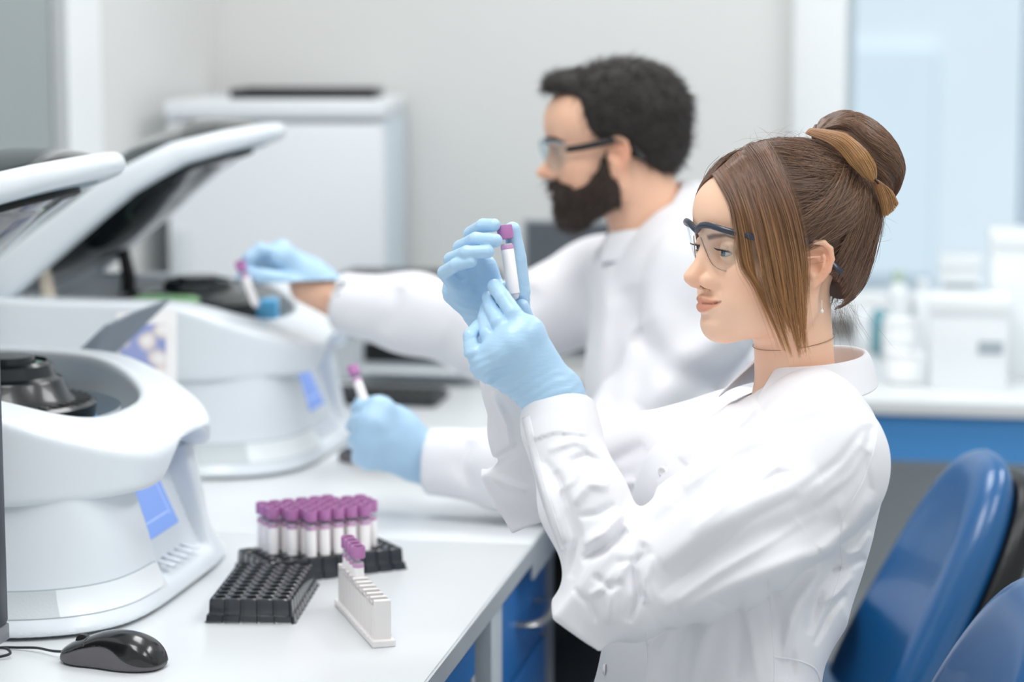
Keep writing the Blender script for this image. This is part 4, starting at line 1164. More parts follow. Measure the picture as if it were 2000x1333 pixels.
    gC = [(36, 8, 137), (40, 46, 120), (32, 78, 76), (21, 82, 30), (17, 80, -5), (15, 76, -38), (12, 71, -64), (7, 66, -86)]
    gA, gB, gC = [np.array(spline(g, 4)) for g in (gA, gB, gC)]
    def lay(gs, n, ncl, spread, lenr, seed):
        """strands between guides gs, gathered in ncl locks that part towards the ends"""
        rs = np.random.RandomState(seed); out = []; K = len(gs[0]); t = np.linspace(0, 1, K)
        cs_ = np.sort(rs.uniform(0, 1, ncl)); cl = rs.uniform(lenr[0], lenr[1], ncl); cd = rs.uniform(-3.5, 2.5, ncl); ce = rs.normal(0, spread, ncl)
        allp, cut = [], []
        for i in range(n):
            s0 = rs.uniform(0, 1) ** (1 if rs.random_sample() < .6 else 1.35); c = int(np.argmin(np.abs(cs_ - s0))); pull_ = .88 * t ** 2.2
            s_ = np.clip(s0 * (1 - pull_) + (cs_[c] + rs.normal(0, .012)) * pull_, 0, 1) * (len(gs) - 1)
            k = np.minimum(s_.astype(int), len(gs) - 2); w = (s_ - k)[:, None]
            G = np.stack(gs)                                       # (guides, K, 3)
            p = G[k, np.arange(K)] * (1 - w) + G[k + 1, np.arange(K)] * w
            grow = np.sin(np.clip(t * 2.5, 0, 1) * PI / 2)
            p[:, 1] += (cd[c] + rs.normal(0, 1.0)) * grow + np.sin(rs.uniform(0, 6.28) + t * 4) * .7 + 2.2
            p[:, 0] += (ce[c] + rs.normal(0, 1.0)) * t * t + np.cos(rs.uniform(0, 6.28) + t * 5) * .6 * t
            p[:, 0] += rs.normal(0, 4.5) * (s0 > .72) * (1 - t) * rs.uniform(-1.6, 1)
            stray = rs.random_sample() < .06
            if stray: p += np.outer(t ** 1.5, rs.normal(0, 7, 3))
            allp.append(p); cut.append(max(7, int(K * min(1, cl[c] * rs.uniform(.86, 1.02)))))
        X = np.stack(allp); fl = X.reshape(-1, 3).astype(np.float32)
        d = hair_surf(fl); low = (d < 3.0) & (fl[:, 2] > 40)
        if low.any():
            fl[low] = ride(fl[low], np.float32(1) * rs.uniform(2.6, 4.2, low.sum()).astype(np.float32))
        X = fl.reshape(X.shape)
        return [HO + (x[:m] * .001) @ HR.T for x, m in zip(X, cut)]
    bl = lay([gA, gB, gC], 3000, 34, 5.0, (.68, 1.06), 11)
    o = put(strands('side_lock', bl, .00017, HB, None)); o.parent = hm; o.location = (0, 0, 0); o['label'] = 'loose lock falling past the ear, fair at its ends'
    # roots of the lock and hair lying over the far side of the forehead
    gF = np.array(spline([(88, -2, 103), (95, -16, 92), (96, -30, 70), (90, -42, 40), (80, -52, 8), (66, -58, -30), (52, -58, -60)], 4))
    gG = np.array(spline([(60, -4, 127), (66, -34, 108), (66, -56, 70), (58, -66, 30), (48, -68, -8), (36, -64, -50), (28, -60, -76)], 4))
    fl = lay([gF, gG], 800, 14, 2.0, (.7, 1.0), 12)
    o = put(strands('far_lock', fl, .00017, HB, None)); o.parent = hm; o.location = (0, 0, 0)
    # bun
    BC = np.array([-84., 2, 123.]); BRd = np.array([57., 53, 35.])           # along LD, along y, along AX
    Bm = np.stack([LD, np.array([0, 1., 0]), AX], 1)
    def f_bun(P):
        Q = toH(P)
        d = ell(Q, BC, BRd - 2, Bm)
        d = smin(d, ell(Q, BUN + LD * 2 - AX * 8, (42, 40, 26), Bm), 8)
        return d * np.float32(.001)
    bm_ = put(obj('bun', sculpt(f_bun, H((-75, 0, 118)) - .1, H((-75, 0, 118)) + .1, .0025), M['hair_base'], None, 180)); bm_.parent = hm; bm_.location = (0, 0, 0)
    bs = []
    for i in range(3800):
        ph = rr.uniform(-PI * .75, PI * .75) + PI / 2                      # meridian: 0 = +y side, pi/2 = outer side
        out = []; r = rr.uniform(.95, 1.03); tw = rr.uniform(-.25, .25); t0, t1 = rr.uniform(-1.5, -1.2), rr.uniform(1.2, 1.5)
        for k in range(13):
            t = t0 + (t1 - t0) * k / 12; a = ph + tw * t + .12 * math.sin(3 * t)
            l = np.array([math.sin(t), math.cos(t) * math.cos(a), math.cos(t) * math.sin(a)])
            # two shallow furrows between the coils
            f = 1 - .07 * max(0, math.cos(a * 4 + .6)) ** 6
            q = BC + Bm @ (l * BRd * r * f)
            q = q - AX * (24 * max(0, (abs(t) - .75) / .75) ** 1.5) + np.array([0, 14, 0]) * max(0, (abs(t) - .9) / .6)
            out.append(H(q + nr.normal(0, .25, 3)))
        bs.append(out)
    o = put(strands('bun_strands', bs, .00018, HM, None)); o.parent = bm_; o.location = (0, 0, 0)
    # fair lock wound round the foot of the bun, tied, with its ends fanning out
    def lock(gs, n, wid, name, lab):
        out = []; g = np.array(spline(gs[0], 6)); wv = np.interp(np.linspace(0, 1, len(g)), np.linspace(0, 1, len(gs[1])), gs[1])
        for i in range(n):
            a = rr.uniform(0, 6.28); r = math.sqrt(rr.random()); tw = rr.uniform(.4, .8)
            pts = []
            for k, p in enumerate(g):
                t = k / (len(g) - 1); aa = a + tw * t * 2
                pts.append(H(p + wv[k] * r * (np.array([-.7, 0, .7]) * math.cos(aa) * .8 + np.array([0, 1, 0]) * math.sin(aa) * .6)))
            out.append(pts)
        q = put(strands(name, out, .00022, HL, None, .6)); q.parent = bm_; q.location = (0, 0, 0); q['label'] = lab
    lock(([(-12, 22, 149), (-33, 50, 141), (-48, 66, 123), (-60, 70, 108), (-70, 64, 97)], [5, 12, 15, 12, 3]), 900, 1, 'wound_lock', 'fair lock wound round the foot of the bun')
    lock(([(-70, 64, 97), (-76, 65, 89), (-84, 64, 79), (-92, 60, 66)], [3, 8, 12, 15]), 600, 1, 'lock_end', 'fair ends of the tied lock')
    el = put(obj('hair_tie', xf(lathe([(.0028 + .0012 * math.cos(a), .0012 * math.sin(a)) for a in np.linspace(0, 2 * PI, 9)], 16, False), Matrix.Translation(tuple(H((-70, 67, 97)))) @ Matrix.Rotation(.8, 4, 'Y')), M['black'], None, 60)); el.parent = bm_; el.location = (0, 0, 0)
    # loose wisps
    ws = []
    for i in range(150):
        p0 = on_hair(np.array([rr.uniform(-100, 35), rr.uniform(-60, 70), rr.uniform(20, 140)])); n = (p0 - HC_) / HRd ** 2; n /= np.linalg.norm(n)
        t = np.cross(n, nr.normal(0, 1, 3)); t /= np.linalg.norm(t); L = rr.uniform(25, 60)
        ws.append([H(p0 + t * L * k / 6 + n * (6 * math.sin(PI * k / 6.5) + .2 * k)) for k in range(7)])
    for i in range(70):      # at the nape
        p0 = np.array([rr.uniform(-66, -48), rr.uniform(-20, 50), rr.uniform(-48, -30)]); d = np.array([rr.uniform(-.6, .2), rr.uniform(-.2, .5), -1]); L = rr.uniform(15, 50); b = nr.normal(0, 9, 3)
        ws.append([H(p0 + d * L * k / 6 + b * (k / 6) ** 2) for k in range(7)])
    o = put(strands('loose_wisps', ws, .00009, HM, None)); o.parent = hm; o.location = (0, 0, 0)
    # earring and necklace cord
    er = put(obj('earring', join(tube([tuple(H((-4, 75, -26))), tuple(H((-4, 76, -36)))], .0004, 6), xf(lathe([(.0002, -.0024), (.0017, -.0012), (.0021, 0), (.0017, .0012), (.0002, .0024)], 12), Matrix.Translation(tuple(H((-4, 76, -38)))))), mat('pearl earring', '#f1ede6', .2), None, 60))
    nkp = [(-10 + 44.0 * math.cos(a), 43.2 * math.sin(a), -79 + 7 * math.cos(a + PI)) for a in np.linspace(0, 2 * PI, 49)]
    put(obj('necklace_cord', tube([tuple(H(p)) for p in nkp], .0004, 6, False), mat('brown cord', '#a07f68', .6), None, 60))
    # ---------------- safety glasses
    gl = thing('safety_glasses', 'clear safety glasses with navy frame on the woman\'s face', 'glasses', tuple(H((100, 0, 25))))
    GB = np.array(gl.location)
    def gput(name, vf, m, par=None, sm=40, **k):
        o = obj(name, vf, m, None, sm, **k); o.parent = par or gl
        o.location = -Vector(GB) if par is None else (0, 0, 0); return o
    M['navy'] = mat('navy frame plastic', '#2a3040', .32, coat=.2)
    M['lens'] = clear_mat('clear lens', '#fbfdfe', .8)
    fm = None
    brow = [(50, 69, 38), (68, 66, 41), (85, 58, 45), (98, 46, 49), (105, 30, 52), (108, 15, 51), (107.5, 6, 47), (106.5, 0, 44.5)]
    full = brow + [(x, -y, z) for x, y, z in reversed(brow[:-1])]
    bar = gput('brow_bar', tube([tuple(H(p)) for p in spline(full, 6)], 0.0029, 10, flat=(1.0, 1.2)), M['navy'], label='navy brow bar')
    # lenses: curved shields below the bar
    def lens(s):
        top = np.array(spline([(68, 66, 40), (85, 58, 44), (98, 46, 48), (105, 30, 51), (108, 15, 50), (107.5, 8, 47.5)], 5))
        bot = np.array(spline([(56, 64, 14), (68, 55, 8), (82, 42, 4), (92, 29, 5), (99, 19, 13), (106, 9, 38)], 5))
        n = len(top); m = 8; V = []; F4 = []
        for side in (0, 1.1):
            for i in range(n):
                for j in range(m + 1):
                    t = j / m; p = top[i] * (1 - t) + bot[i] * t; p = p + np.array([2.2 * math.sin(PI * t), 0, 0]) - np.array([side, 0, 0]); V.append(tuple(H((p[0], s * p[1], p[2]))))
        K = n * (m + 1)
        for i in range(n - 1):
            for j in range(m):
                a = i * (m + 1) + j; q = (a, a + 1, a + m + 2, a + m + 1)
                F4.append(q if s > 0 else q[::-1]); q2 = tuple(K + e for e in q[::-1]); F4.append(q2 if s > 0 else q2[::-1])
        bd = [i * (m + 1) for i in range(n)] + [(n - 1) * (m + 1) + j for j in range(1, m + 1)] + [i * (m + 1) + m for i in range(n - 2, -1, -1)] + [j for j in range(m - 1, 0, -1)]
        for a, b in zip(bd, bd[1:] + bd[:1]): F4.append((a, b, K + b, K + a))
        ln = gput('lens', (V, F4), M['lens'], sm=60, label='clear lens')
        rim = [tuple(H((p[0] + .0, s * p[1], p[2]))) for p in list(bot)]
        gput('lens_edge', tube(rim, .00055, 6), mat('lens edge', '#a98d80', .3), sm=60)
    lens(1); lens(-1)
    for s in (1, -1):
        tp = [(52, 70, 38), (35, 74, 37), (20, 77, 37), (6, 74, 37), (-4, 68, 33), (-12, 66.5, 24), (-17, 70, 15), (-22, 75, 7), (-26, 76.5, 2)]
        tm = gput('temple', tube([tuple(H((x, s * y, z))) for x, y, z in spline(tp, 5)], .0028, 10, flat=(.55, 1.35)), M['navy'], label='navy temple arm' if s > 0 else None)
        gput('hinge', xf(box(-.004, .004, -.002, .002, -.004, .004, .001), Matrix.Translation(tuple(H((51, s * 70, 38)))) @ Matrix(HR).to_4x4()), M['black'])
    gput('nose_pad', tube([tuple(H((106, 4, 40))), tuple(H((103, 8, 30))), tuple(H((98, 10, 20)))], [.0012, .0016, .001], 6), M['lens'])
    # ---------------- torso and sleeves of the coat (world space)
    fwd = HR[:, 0]; lat = HR[:, 1]; fwd = np.array([fwd[0], fwd[1], 0]); lat = np.array([lat[0], lat[1], 0])
    SN, EN, WN = AT(1592, 905, 2.37), AT(1195, 1180, 2.30), AT(1088, 800, 2.40)      # near arm
    SF, EF, WF = AT(1445, 860, 2.66), AT(1050, 930, 2.58), AT(992, 690, 2.475)         # far arm
    def f_torso(P):
        ch = [AT(1535, 945, 2.52), AT(1478, 1055, 2.52), AT(1430, 1130, 2.51), AT(1392, 1250, 2.51), AT(1380, 1440, 2.52)]
        d = fcap(P, ch[0], ch[1], .088, .146, fwd, .66)
        d = smin(d, fcap(P, ch[1], ch[2], .146, .142, fwd, .66), .03)
        d = smin(d, fcap(P, ch[2], ch[3], .142, .150, fwd, .66), .03)
        d = smin(d, fcap(P, ch[3], ch[4], .150, .185, fwd, .66), .03)
        d = smin(d, ell(P, AT(1360, 985, 2.44), (.068, .07, .080)), .06)             # bust
        d = smin(d, ell(P, AT(1320, 985, 2.62), (.066, .07, .080)), .06)
        d = smin(d, chain(P, [AT(1562, 850, 2.52), SN], [.042, .066]), .04)           # shoulders
        d = smin(d, chain(P, [AT(1562, 850, 2.52), SF], [.042, .054]), .04)
        d = smin(d, cap(P, AT(1590, 838, 2.50), AT(1586, 815, 2.52), .050, .040), .03)
        d = smin(d, ell(P, AT(1592, 920, 2.46), (.066, .09, .11)), .05)               # shoulder blade
        return d
    MID = AT(1415, 1050, 2.315)
    def f_near(P):
        a = chain(P, [SN, MID, EN + np.array([.02, 0, .012])], [.072, .073, .052], .02)
        e = rbox(P, AT(1181, 1160, 2.30), (.031, .034, .046), .005, basis((.775, 0, -.63), (.63, 0, .775)))    # squared fold at the elbow
        a = smin(a, e, .018)
        f1 = AT(1142, 985, 2.34); f2 = AT(1093, 838, 2.39)
        a2 = chain(P, [EN + np.array([.004, .01, .012]), f1, f2, WN], [.043, .042, .036, .036], .02)
        d = smin(a, a2, .022)
        ax = (WN - f2) / np.linalg.norm(WN - f2); lim = (P - _v(WN)) @ _v(ax)          # open cuff
        d = np.where(np.linalg.norm(P - _v(WN), axis=1) < .11, smax(d, lim, .003), d)
        return smax(d, -cap(P, WN + ax * .015, WN + ax * .05, .0315, .0315), .002)
    def f_far(P):
        a = chain(P, [SF, AT(1230, 905, 2.62), EF], [.056, .055, .046], .02)
        e = rbox(P, AT(1026, 950, 2.58), (.040, .026, .040), .005, basis((.88, 0, .47), (-.47, 0, .88)))
        a = smin(a, e, .012)
        a2 = chain(P, [EF, AT(1030, 850, 2.55), AT(1006, 755, 2.50), WF + np.array([0, 0, -.01])], [.044, .040, .035, .035], .02)
        d = smin(a, a2, .02); g1 = AT(1006, 755, 2.50); wf = WF + np.array([0, 0, -.01])
        ax = (wf - g1) / np.linalg.norm(wf - g1); lim = (P - _v(wf)) @ _v(ax)
        return np.where(np.linalg.norm(P - _v(wf), axis=1) < .11, smax(d, lim, .003), d)
    NEARR, FARR = (2.0, 2.44), (2.42, 2.9)
    ALLR = (2.0, 2.62)
    WF_ = [
        # near upper arm: long pulls from the armpit and the elbow
        ([(1640, 1010), (1500, 1040), (1390, 1085), (1280, 1150)], 26, -.010, ALLR),
        ([(1600, 930), (1480, 975), (1380, 1030), (1290, 1100)], 24, .008, ALLR),
        ([(1560, 850), (1450, 905), (1340, 980), (1255, 1050)], 20, -.005, ALLR),
        ([(1500, 840), (1420, 880), (1330, 950)], 16, .005, ALLR),
        ([(1660, 1065), (1560, 1090), (1440, 1140), (1330, 1195)], 18, .008, ALLR),
        ([(1690, 880), (1640, 960), (1560, 1020)], 18, -.006, ALLR),
        ([(1705, 960), (1660, 1030), (1600, 1075)], 14, .006, ALLR),
        # elbow creases
        ([(1262, 1062), (1235, 1110), (1248, 1165), (1225, 1215)], 10, -.009, NEARR),
        ([(1258, 1075), (1215, 1115), (1195, 1165), (1190, 1220)], 9, .006, NEARR),
        ([(1275, 1085), (1258, 1140), (1262, 1180)], 8, .006, NEARR),
        ([(1160, 1125), (1195, 1150), (1215, 1135)], 7, -.005, NEARR),
        # forearm folds
        ([(1215, 1000), (1180, 1040), (1140, 1065)], 11, .010, NEARR),
        ([(1225, 1035), (1180, 1075), (1135, 1095)], 9, -.008, NEARR),
        ([(1085, 920), (1110, 990), (1130, 1050), (1115, 1130)], 9, -.007, NEARR),
        ([(1050, 905), (1080, 990), (1100, 1060)], 8, .006, NEARR),
        ([(1175, 905), (1145, 890), (1110, 905)], 8, -.006, NEARR),
        ([(1150, 870), (1120, 862), (1070, 880)], 7, .004, NEARR),
        ([(1190, 950), (1150, 945), (1120, 985)], 9, .006, NEARR),
        # body
        ([(1500, 1135), (1520, 1220), (1530, 1330)], 16, -.006, ALLR),
        ([(1620, 1110), (1560, 1180), (1530, 1290)], 16, .007, ALLR),
        ([(1650, 1080), (1600, 1150), (1580, 1240)], 12, -.007, ALLR),
        ([(1400, 1180), (1370, 1250), (1350, 1333)], 20, .006, ALLR),
        ([(1310, 1225), (1290, 1280), (1280, 1333)], 16, -.006, ALLR),
        ([(1440, 1150), (1445, 1240), (1440, 1333)], 14, -.004, ALLR),
        # chest and front
        ([(1480, 790), (1400, 830), (1330, 900)], 20, .006, (2.0, 2.75)),
        ([(1400, 850), (1350, 900), (1300, 980)], 18, -.003, (2.0, 2.75)),
        ([(1640, 770), (1580, 800), (1500, 820)], 16, .004, ALLR),
        ([(1700, 830), (1690, 900), (1700, 980)], 9, -.004, ALLR),
        # fine pulls
        ([(1690, 835), (1640, 900), (1560, 960)], 8, -.003, ALLR), ([(1700, 870), (1660, 930), (1590, 985)], 8, .003, ALLR), ([(1490, 945), (1520, 925), (1548, 925)], 6, -.003, ALLR), ([(1395, 960), (1415, 948), (1440, 952)], 6, -.003, ALLR),
        ([(1600, 1000), (1500, 1060), (1400, 1120), (1300, 1190)], 9, .004, ALLR), ([(1560, 970), (1470, 1015), (1370, 1090), (1285, 1165)], 8, -.003, ALLR), ([(1530, 900), (1440, 965), (1350, 1040)], 8, .003, ALLR),
        ([(1705, 1000), (1660, 1055), (1640, 1065)], 7, -.004, ALLR), ([(1700, 1040), (1680, 1075), (1640, 1090)], 7, .004, ALLR), ([(1690, 1090), (1650, 1110), (1620, 1105)], 7, -.004, ALLR),
        ([(1665, 1125), (1635, 1160), (1600, 1180)], 7, .004, ALLR), ([(1650, 1160), (1620, 1200), (1590, 1260)], 7, -.004, ALLR),
        ([(1120, 1150), (1150, 1180), (1165, 1215)], 6, -.003, NEARR), ([(1205, 1110), (1175, 1150), (1150, 1165)], 7, .004, NEARR), ([(1270, 1080), (1240, 1095), (1205, 1100)], 7, -.004, NEARR),
        ([(1065, 900), (1095, 940), (1105, 985)], 6, -.003, NEARR), ([(1140, 905), (1120, 940), (1090, 960)], 6, .003, NEARR), ([(1200, 985), (1165, 1005), (1130, 1010)], 7, -.004, NEARR),
        ([(1450, 1180), (1470, 1250), (1480, 1333)], 9, .003, ALLR), ([(1560, 1200), (1545, 1270), (1550, 1333)], 9, -.004, ALLR), ([(1350, 1225), (1330, 1280), (1325, 1333)], 9, .003, ALLR),
        # far sleeve
        ([(1260, 870), (1200, 900), (1165, 960)], 14, -.006, FARR), ([(1240, 940), (1200, 950), (1170, 985)], 10, .006, FARR),
        ([(1015, 870), (985, 890), (945, 920)], 9, -.006, FARR), ([(960, 770), (990, 830), (1000, 880)], 8, .005, FARR), ([(1030, 960), (990, 945), (960, 930)], 9, .004, FARR),
    ]
    def f_coat(P):
        t = f_torso(P); n = f_near(P); f = f_far(P)
        d = smin(t, n, .022); d = smin(d, f, .022)
        nz = noise(P, (9, 9, 9), 3) * .0035 + noise(P @ _v([[.8, 0, .6], [0, 1, 0], [-.6, 0, .8]]), (34, 20, 12), 8) * .0016
        d = d + nz - folds(P, WF_) - steps(P, [([(1258, 1050), (1268, 1018), (1284, 941), (1316, 897), (1360, 852), (1405, 807), (1432, 780)][::-1], .0045, 60, (2.3, 2.8)),
            ([(1022, 866), (1085, 846), (1152, 852)], .0022, 40, NEARR), ([(1258, 990), (1215, 1003), (1160, 992)], .002, 30, FARR)])
        # neck opening and a V down the front
        Q = toH(P)
        d = smax(d, -cap(Q, (-10, 0, -60), (-18, 0, -160), 52, 54) * np.float32(.001), .004)
        return d
    coat = put(obj('lab_coat', sculpt(f_coat, (-.16, 2.02, .60), (.50, 2.84, 1.16), .0028), M['coat'], None, 180, label='white lab coat'))
    # collar: a stand that folds over into a leaf
    def collar(nm, cen, axis, f_, l_, pts, th, parent, m):
        """pts: rows of (angle deg from the front, [(radius, height) from inside bottom to leaf edge])"""
        V = []; rows = len(pts); k = len(pts[0][1]); u_ = np.cross(f_, l_)
        for ang, prof in pts:
            a = math.radians(ang); dr = f_ * math.cos(a) + l_ * math.sin(a)
            for r, h in prof: V.append(cen + dr * r + axis * h)
        F4 = [(i * k + j, i * k + j + 1, (i + 1) * k + j + 1, (i + 1) * k + j) for i in range(rows - 1) for j in range(k - 1)]
        o = obj(nm, (V, F4), m, None, 180)
        sm = o.modifiers.new('thick', 'SOLIDIFY'); sm.thickness = th; sm.offset = 0
        ss = o.modifiers.new('round', 'SUBSURF'); ss.levels = 2; ss.render_levels = 2
        return o
    nc = H((-30, 0, -101)); nax = np.array([0.0, 0, 1.0])
    def prof(t):
        """t: 0 at the front tip .. 1 at the back"""
        hi = -.004 + .013 * t; r = .056 + .002 * t; ro = .044 - .030 * t; dp = .040 - .010 * t
        return [(r - .003, hi - .046), (r - .001, hi - .014), (r, hi - .001), (r + .003, hi + .0015), (r + .007, hi - .003), (r + .007 + (ro - .007) * .5, hi - dp * .5), (r + ro - .002, hi - dp * .92), (r + ro, hi - dp)]
    rows = []
    for ang in list(range(24, 337, 13)):
        t = 1 - abs(180 - ang) / 160
        rows.append((ang, prof(min(1, max(0, t * 1.15)))))
    put(collar('collar', nc, nax, fwd, lat, rows, .0030, None, M['coat']))
    # front placket edge, cuffs, seams and pocket as cloth lines lying on the coat
    def on_coat(pts, d0, off=.0002, n=6):
        """drop picture-space polyline on the visible coat surface"""
        P = [np.asarray(p, float) for p in spline(pts, n)]; out = []
        dd = np.linspace(2.02, d0, 110)
        for p in P:
            X = np.stack([AT(p[0], p[1], q) for q in dd]).astype(np.float32); v = f_coat(X)
            k = int(np.argmax(v < 0))
            if v[k] < 0:
                q = dd[k - 1] + (dd[k] - dd[k - 1]) * v[k - 1] / (v[k - 1] - v[k]) if k > 0 else dd[k]
                out.append(tuple(AT(p[0], p[1], q - off)))
        return out
    M['seam'] = mat('coat seam', '#eeedf0', .8)
    for pts, d0, r in (([(1700, 775), (1712, 850), (1690, 930), (1650, 1010), (1640, 1060)], 2.7, .0006), ([(1500, 1128), (1506, 1200), (1512, 1290), (1512, 1333)], 2.7, .0006),
                       ([(1262, 1235), (1264, 1290), (1258, 1335)], 2.7, .0006), ([(1512, 1284), (1555, 1290), (1590, 1305), (1602, 1330)], 2.7, .0009), ([(1640, 1062), (1645, 1100), (1632, 1150), (1615, 1190)], 2.7, .0006)):
        L = on_coat(pts, d0)
        if len(L) > 3: put(obj('seam', tube(L, r, 6), M['seam'], None, 60))
    def button(px, py, d0, nrm):
        L = on_coat([(px, py), (px + .1, py), (px + .2, py)], d0, .0010, 1)
        if L:
            b = xf(lathe([(.0002, .0018), (.0022, .0018), (.0034, .0028), (.0052, .0030), (.0060, .0020), (.0058, 0), (.0002, -.0006)][::-1], 20), Matrix.Translation(L[0]) @ Matrix(basis(np.cross(nrm, (0, 0, 1)), nrm)).to_4x4())
            put(obj('button', b, mat('pearl button', '#efeef0', .3), None, 60))
    def ribbon(nm, e0, e1, th=.0022):
        A_, B_ = on_coat(e0, 2.85, .0015, 8), on_coat(e1, 2.85, .0006, 8); n = min(len(A_), len(B_))
        if n < 3: return
        for L_ in (A_, B_):
            for i in range(1, n):
                if abs(L_[i][1] - L_[i - 1][1]) > .012: n = min(n, i); break
        if n < 3: return
        A_, B_ = A_[:n], B_[:n]
        A_ = [A_[int(round(i * (len(A_) - 1) / (n - 1)))] for i in range(n)]; B_ = [B_[int(round(i * (len(B_) - 1) / (n - 1)))] for i in range(n)]
        V = [p for pr_ in zip(A_, B_) for p in pr_]
        o = put(obj(nm, (V, [(2 * i, 2 * i + 1, 2 * i + 3, 2 * i + 2) for i in range(n - 1)]), M['coat'], None, 180))
        sm = o.modifiers.new('thick', 'SOLIDIFY'); sm.thickness = th; sm.offset = 0
    ribbon('sleeve_placket', [(1020, 818), (1034, 880), (1054, 960), (1077, 1030), (1096, 1078)], [(1034, 812), (1049, 880), (1069, 960), (1091, 1030), (1106, 1074)])
    button(1183, 1308, 2.75, -lat * .5 + fwd * .85); button(1296, 922, 2.85, fwd * .9 + lat * .4)
    # ---------------- trousers and the seat of the pose (below the frame)
    def f_tr(P):
        d = None
        for yy in (2.42, 2.58):
            e = chain(P, [(.215, yy + .02, .612), (-.20, yy, .606), (-.21, yy, .32), (-.20, yy, .10)], [.074, .064, .054, .048])
            d = e if d is None else smin(d, e, .02)
        d = smin(d, ell(P, (.225, 2.52, .66), (.10, .15, .085)), .03)
        return d + noise(P, 22, 4) * .0015
    put(obj('trousers', sculpt(f_tr, (-.32, 2.3, .05), (.38, 2.74, .80), .006), M['trouser'], None, 180, label='dark grey trousers'))
    for q in (2.42, 2.58):
        k = np.array([-.225, q, 0])
        put(obj('shoe', sculpt(lambda P: smax(smin(ell(P, (k[0] - .05, k[1], .045), (.12, .042, .038)), ell(P, (k[0] + .02, k[1], .07), (.05, .04, .06)), .03), .004 - P[:, 2], .004), (k[0] - .2, k[1] - .06, -.005), (k[0] + .1, k[1] + .06, .15), .006), M['dark'], None, 180))
    # ---------------- gloved hands
    TT, TBm = AT(984.5, 440.5, 2.405), AT(1004.5, 584, 2.405)                       # held tube: cap top and foot
    def hand(P, wr, mcps, fingers, rads, thumb, trad, palm_r, cuff, cuff_r, thk=.62, pn=None):
        d = None
        for m in mcps:
            e = fcap(P, wr, m, palm_r * 1.25, palm_r, pn, thk)
            d = e if d is None else smin(d, e, .012)
        for a, b in zip(mcps[:-1], mcps[1:]): d = smin(d, fcap(P, a, b, palm_r * .95, palm_r * .95, pn, .85), .008)
        d = smin(d, cap(P, wr, cuff, cuff_r[0], cuff_r[1]), .02)
        fd = None
        for f, r in zip(fingers, rads):
            e = finger(P, f, r[0], r[1])
            fd = e if fd is None else smin(fd, e, .0016)
        d = smin(d, fd, .006)
        if thumb: d = smin(d, finger(P, thumb, trad[0], trad[1]), .007)
        return d
    # far hand: thumb behind the tube, four fingertips on its left
    wrF = AT(987, 652, 2.47)
    mF = [AT(940, 528, 2.458), AT(921, 540, 2.462), AT(906, 553, 2.460), AT(897, 570, 2.452)]
    fF = [[AT(940, 528, 2.455), AT(921, 458, 2.440), AT(944, 441, 2.412), AT(965, 440, 2.398)],
          [AT(921, 540, 2.458), AT(900, 485, 2.432), AT(930, 468, 2.398), AT(968, 470, 2.387)],
          [AT(906, 553, 2.455), AT(882, 508, 2.424), AT(912, 494, 2.390), AT(953, 492, 2.384)],
          [AT(897, 570, 2.450), AT(868, 533, 2.420), AT(890, 518, 2.396), AT(921, 511, 2.388)]]
    tF = [AT(1004, 628, 2.45), AT(1013, 570, 2.432), AT(1009, 505, 2.424), AT(1001, 449, 2.419)]
    def f_hF(P):
        d = hand(P, wrF, mF, fF, [(.0092, .0068), (.0094, .0070), (.0090, .0068), (.0082, .0062)], tF, (.0142, .0084), .0165, AT(996, 705, 2.482), (.027, .028), .62, (0.2, 1, 0))
        d = smin(d, ell(P, AT(995, 600, 2.448), (.018, .014, .026)), .012)
        x, y, dd = px2(P)
        wr_ = .0003 * np.sin((y - .35 * x) * .42 + noise(P, 60, 5) * 2) * np.clip((y - 540) / 60, 0, 1)
        return d + wr_ + noise(P, 90, 2) * .0003
    hF = put(obj('glove', sculpt(f_hF, (-.085, 2.33, 1.09), (.035, 2.53, 1.27), .0016), M['glove'], None, 180, label='light blue nitrile glove pinching the tube cap'))
    # near hand: its back to the room, forefinger steadying the foot of the tube
    wrN = AT(1080, 775, 2.392)
    mN = [AT(1028, 652, 2.372), AT(1004, 672, 2.366), AT(981, 690, 2.370), AT(955, 712, 2.380)]
    fN = [[AT(1028, 652, 2.372), AT(1003, 612, 2.372), AT(983, 582, 2.382), AT(966, 559, 2.395)],
          [AT(1004, 672, 2.368), AT(975, 630, 2.374), AT(960, 602, 2.392), AT(954, 582, 2.406)],
          [AT(981, 690, 2.372), AT(953, 653, 2.378), AT(947, 622, 2.396), AT(951, 600, 2.410)],
          [AT(955, 712, 2.380), AT(921, 688, 2.376), AT(918, 656, 2.382), AT(934, 637, 2.396)]]
    tN = [AT(1062, 730, 2.418), AT(1042, 672, 2.428), AT(1028, 628, 2.428), AT(1019, 599, 2.420)]
    def f_hN(P):
        d = hand(P, wrN, mN, fN, [(.0098, .0076), (.0098, .0072), (.0092, .0070), (.0086, .0068)], tN, (.0125, .0080), .0185, AT(1098, 830, 2.395), (.0265, .0285), .66, (0.1, 1, .15))
        d = smin(d, ell(P, AT(1030, 715, 2.385), (.030, .017, .030)), .012)
        for q in mN: d = smin(d, ball(P, q + np.array([0, -.008, .0]), .0095), .010)
        x, y, dd = px2(P)
        wr_ = .0004 * np.sin((y + .55 * x) * .33 + noise(P, 50, 6) * 2.2) * np.clip((y - .35 * (x - 1000) - 675) / 60, 0, 1)
        return d + wr_ + noise(P, 90, 3) * .0003
    hN = put(obj('glove', sculpt(f_hN, (-.055, 2.31, 1.0), (.08, 2.47, 1.22), .0016), M['glove'], None, 180, label='light blue nitrile glove with forefinger on the tube foot'))
    # the tube she holds up
    ax = TT - TBm; L = np.linalg.norm(ax)
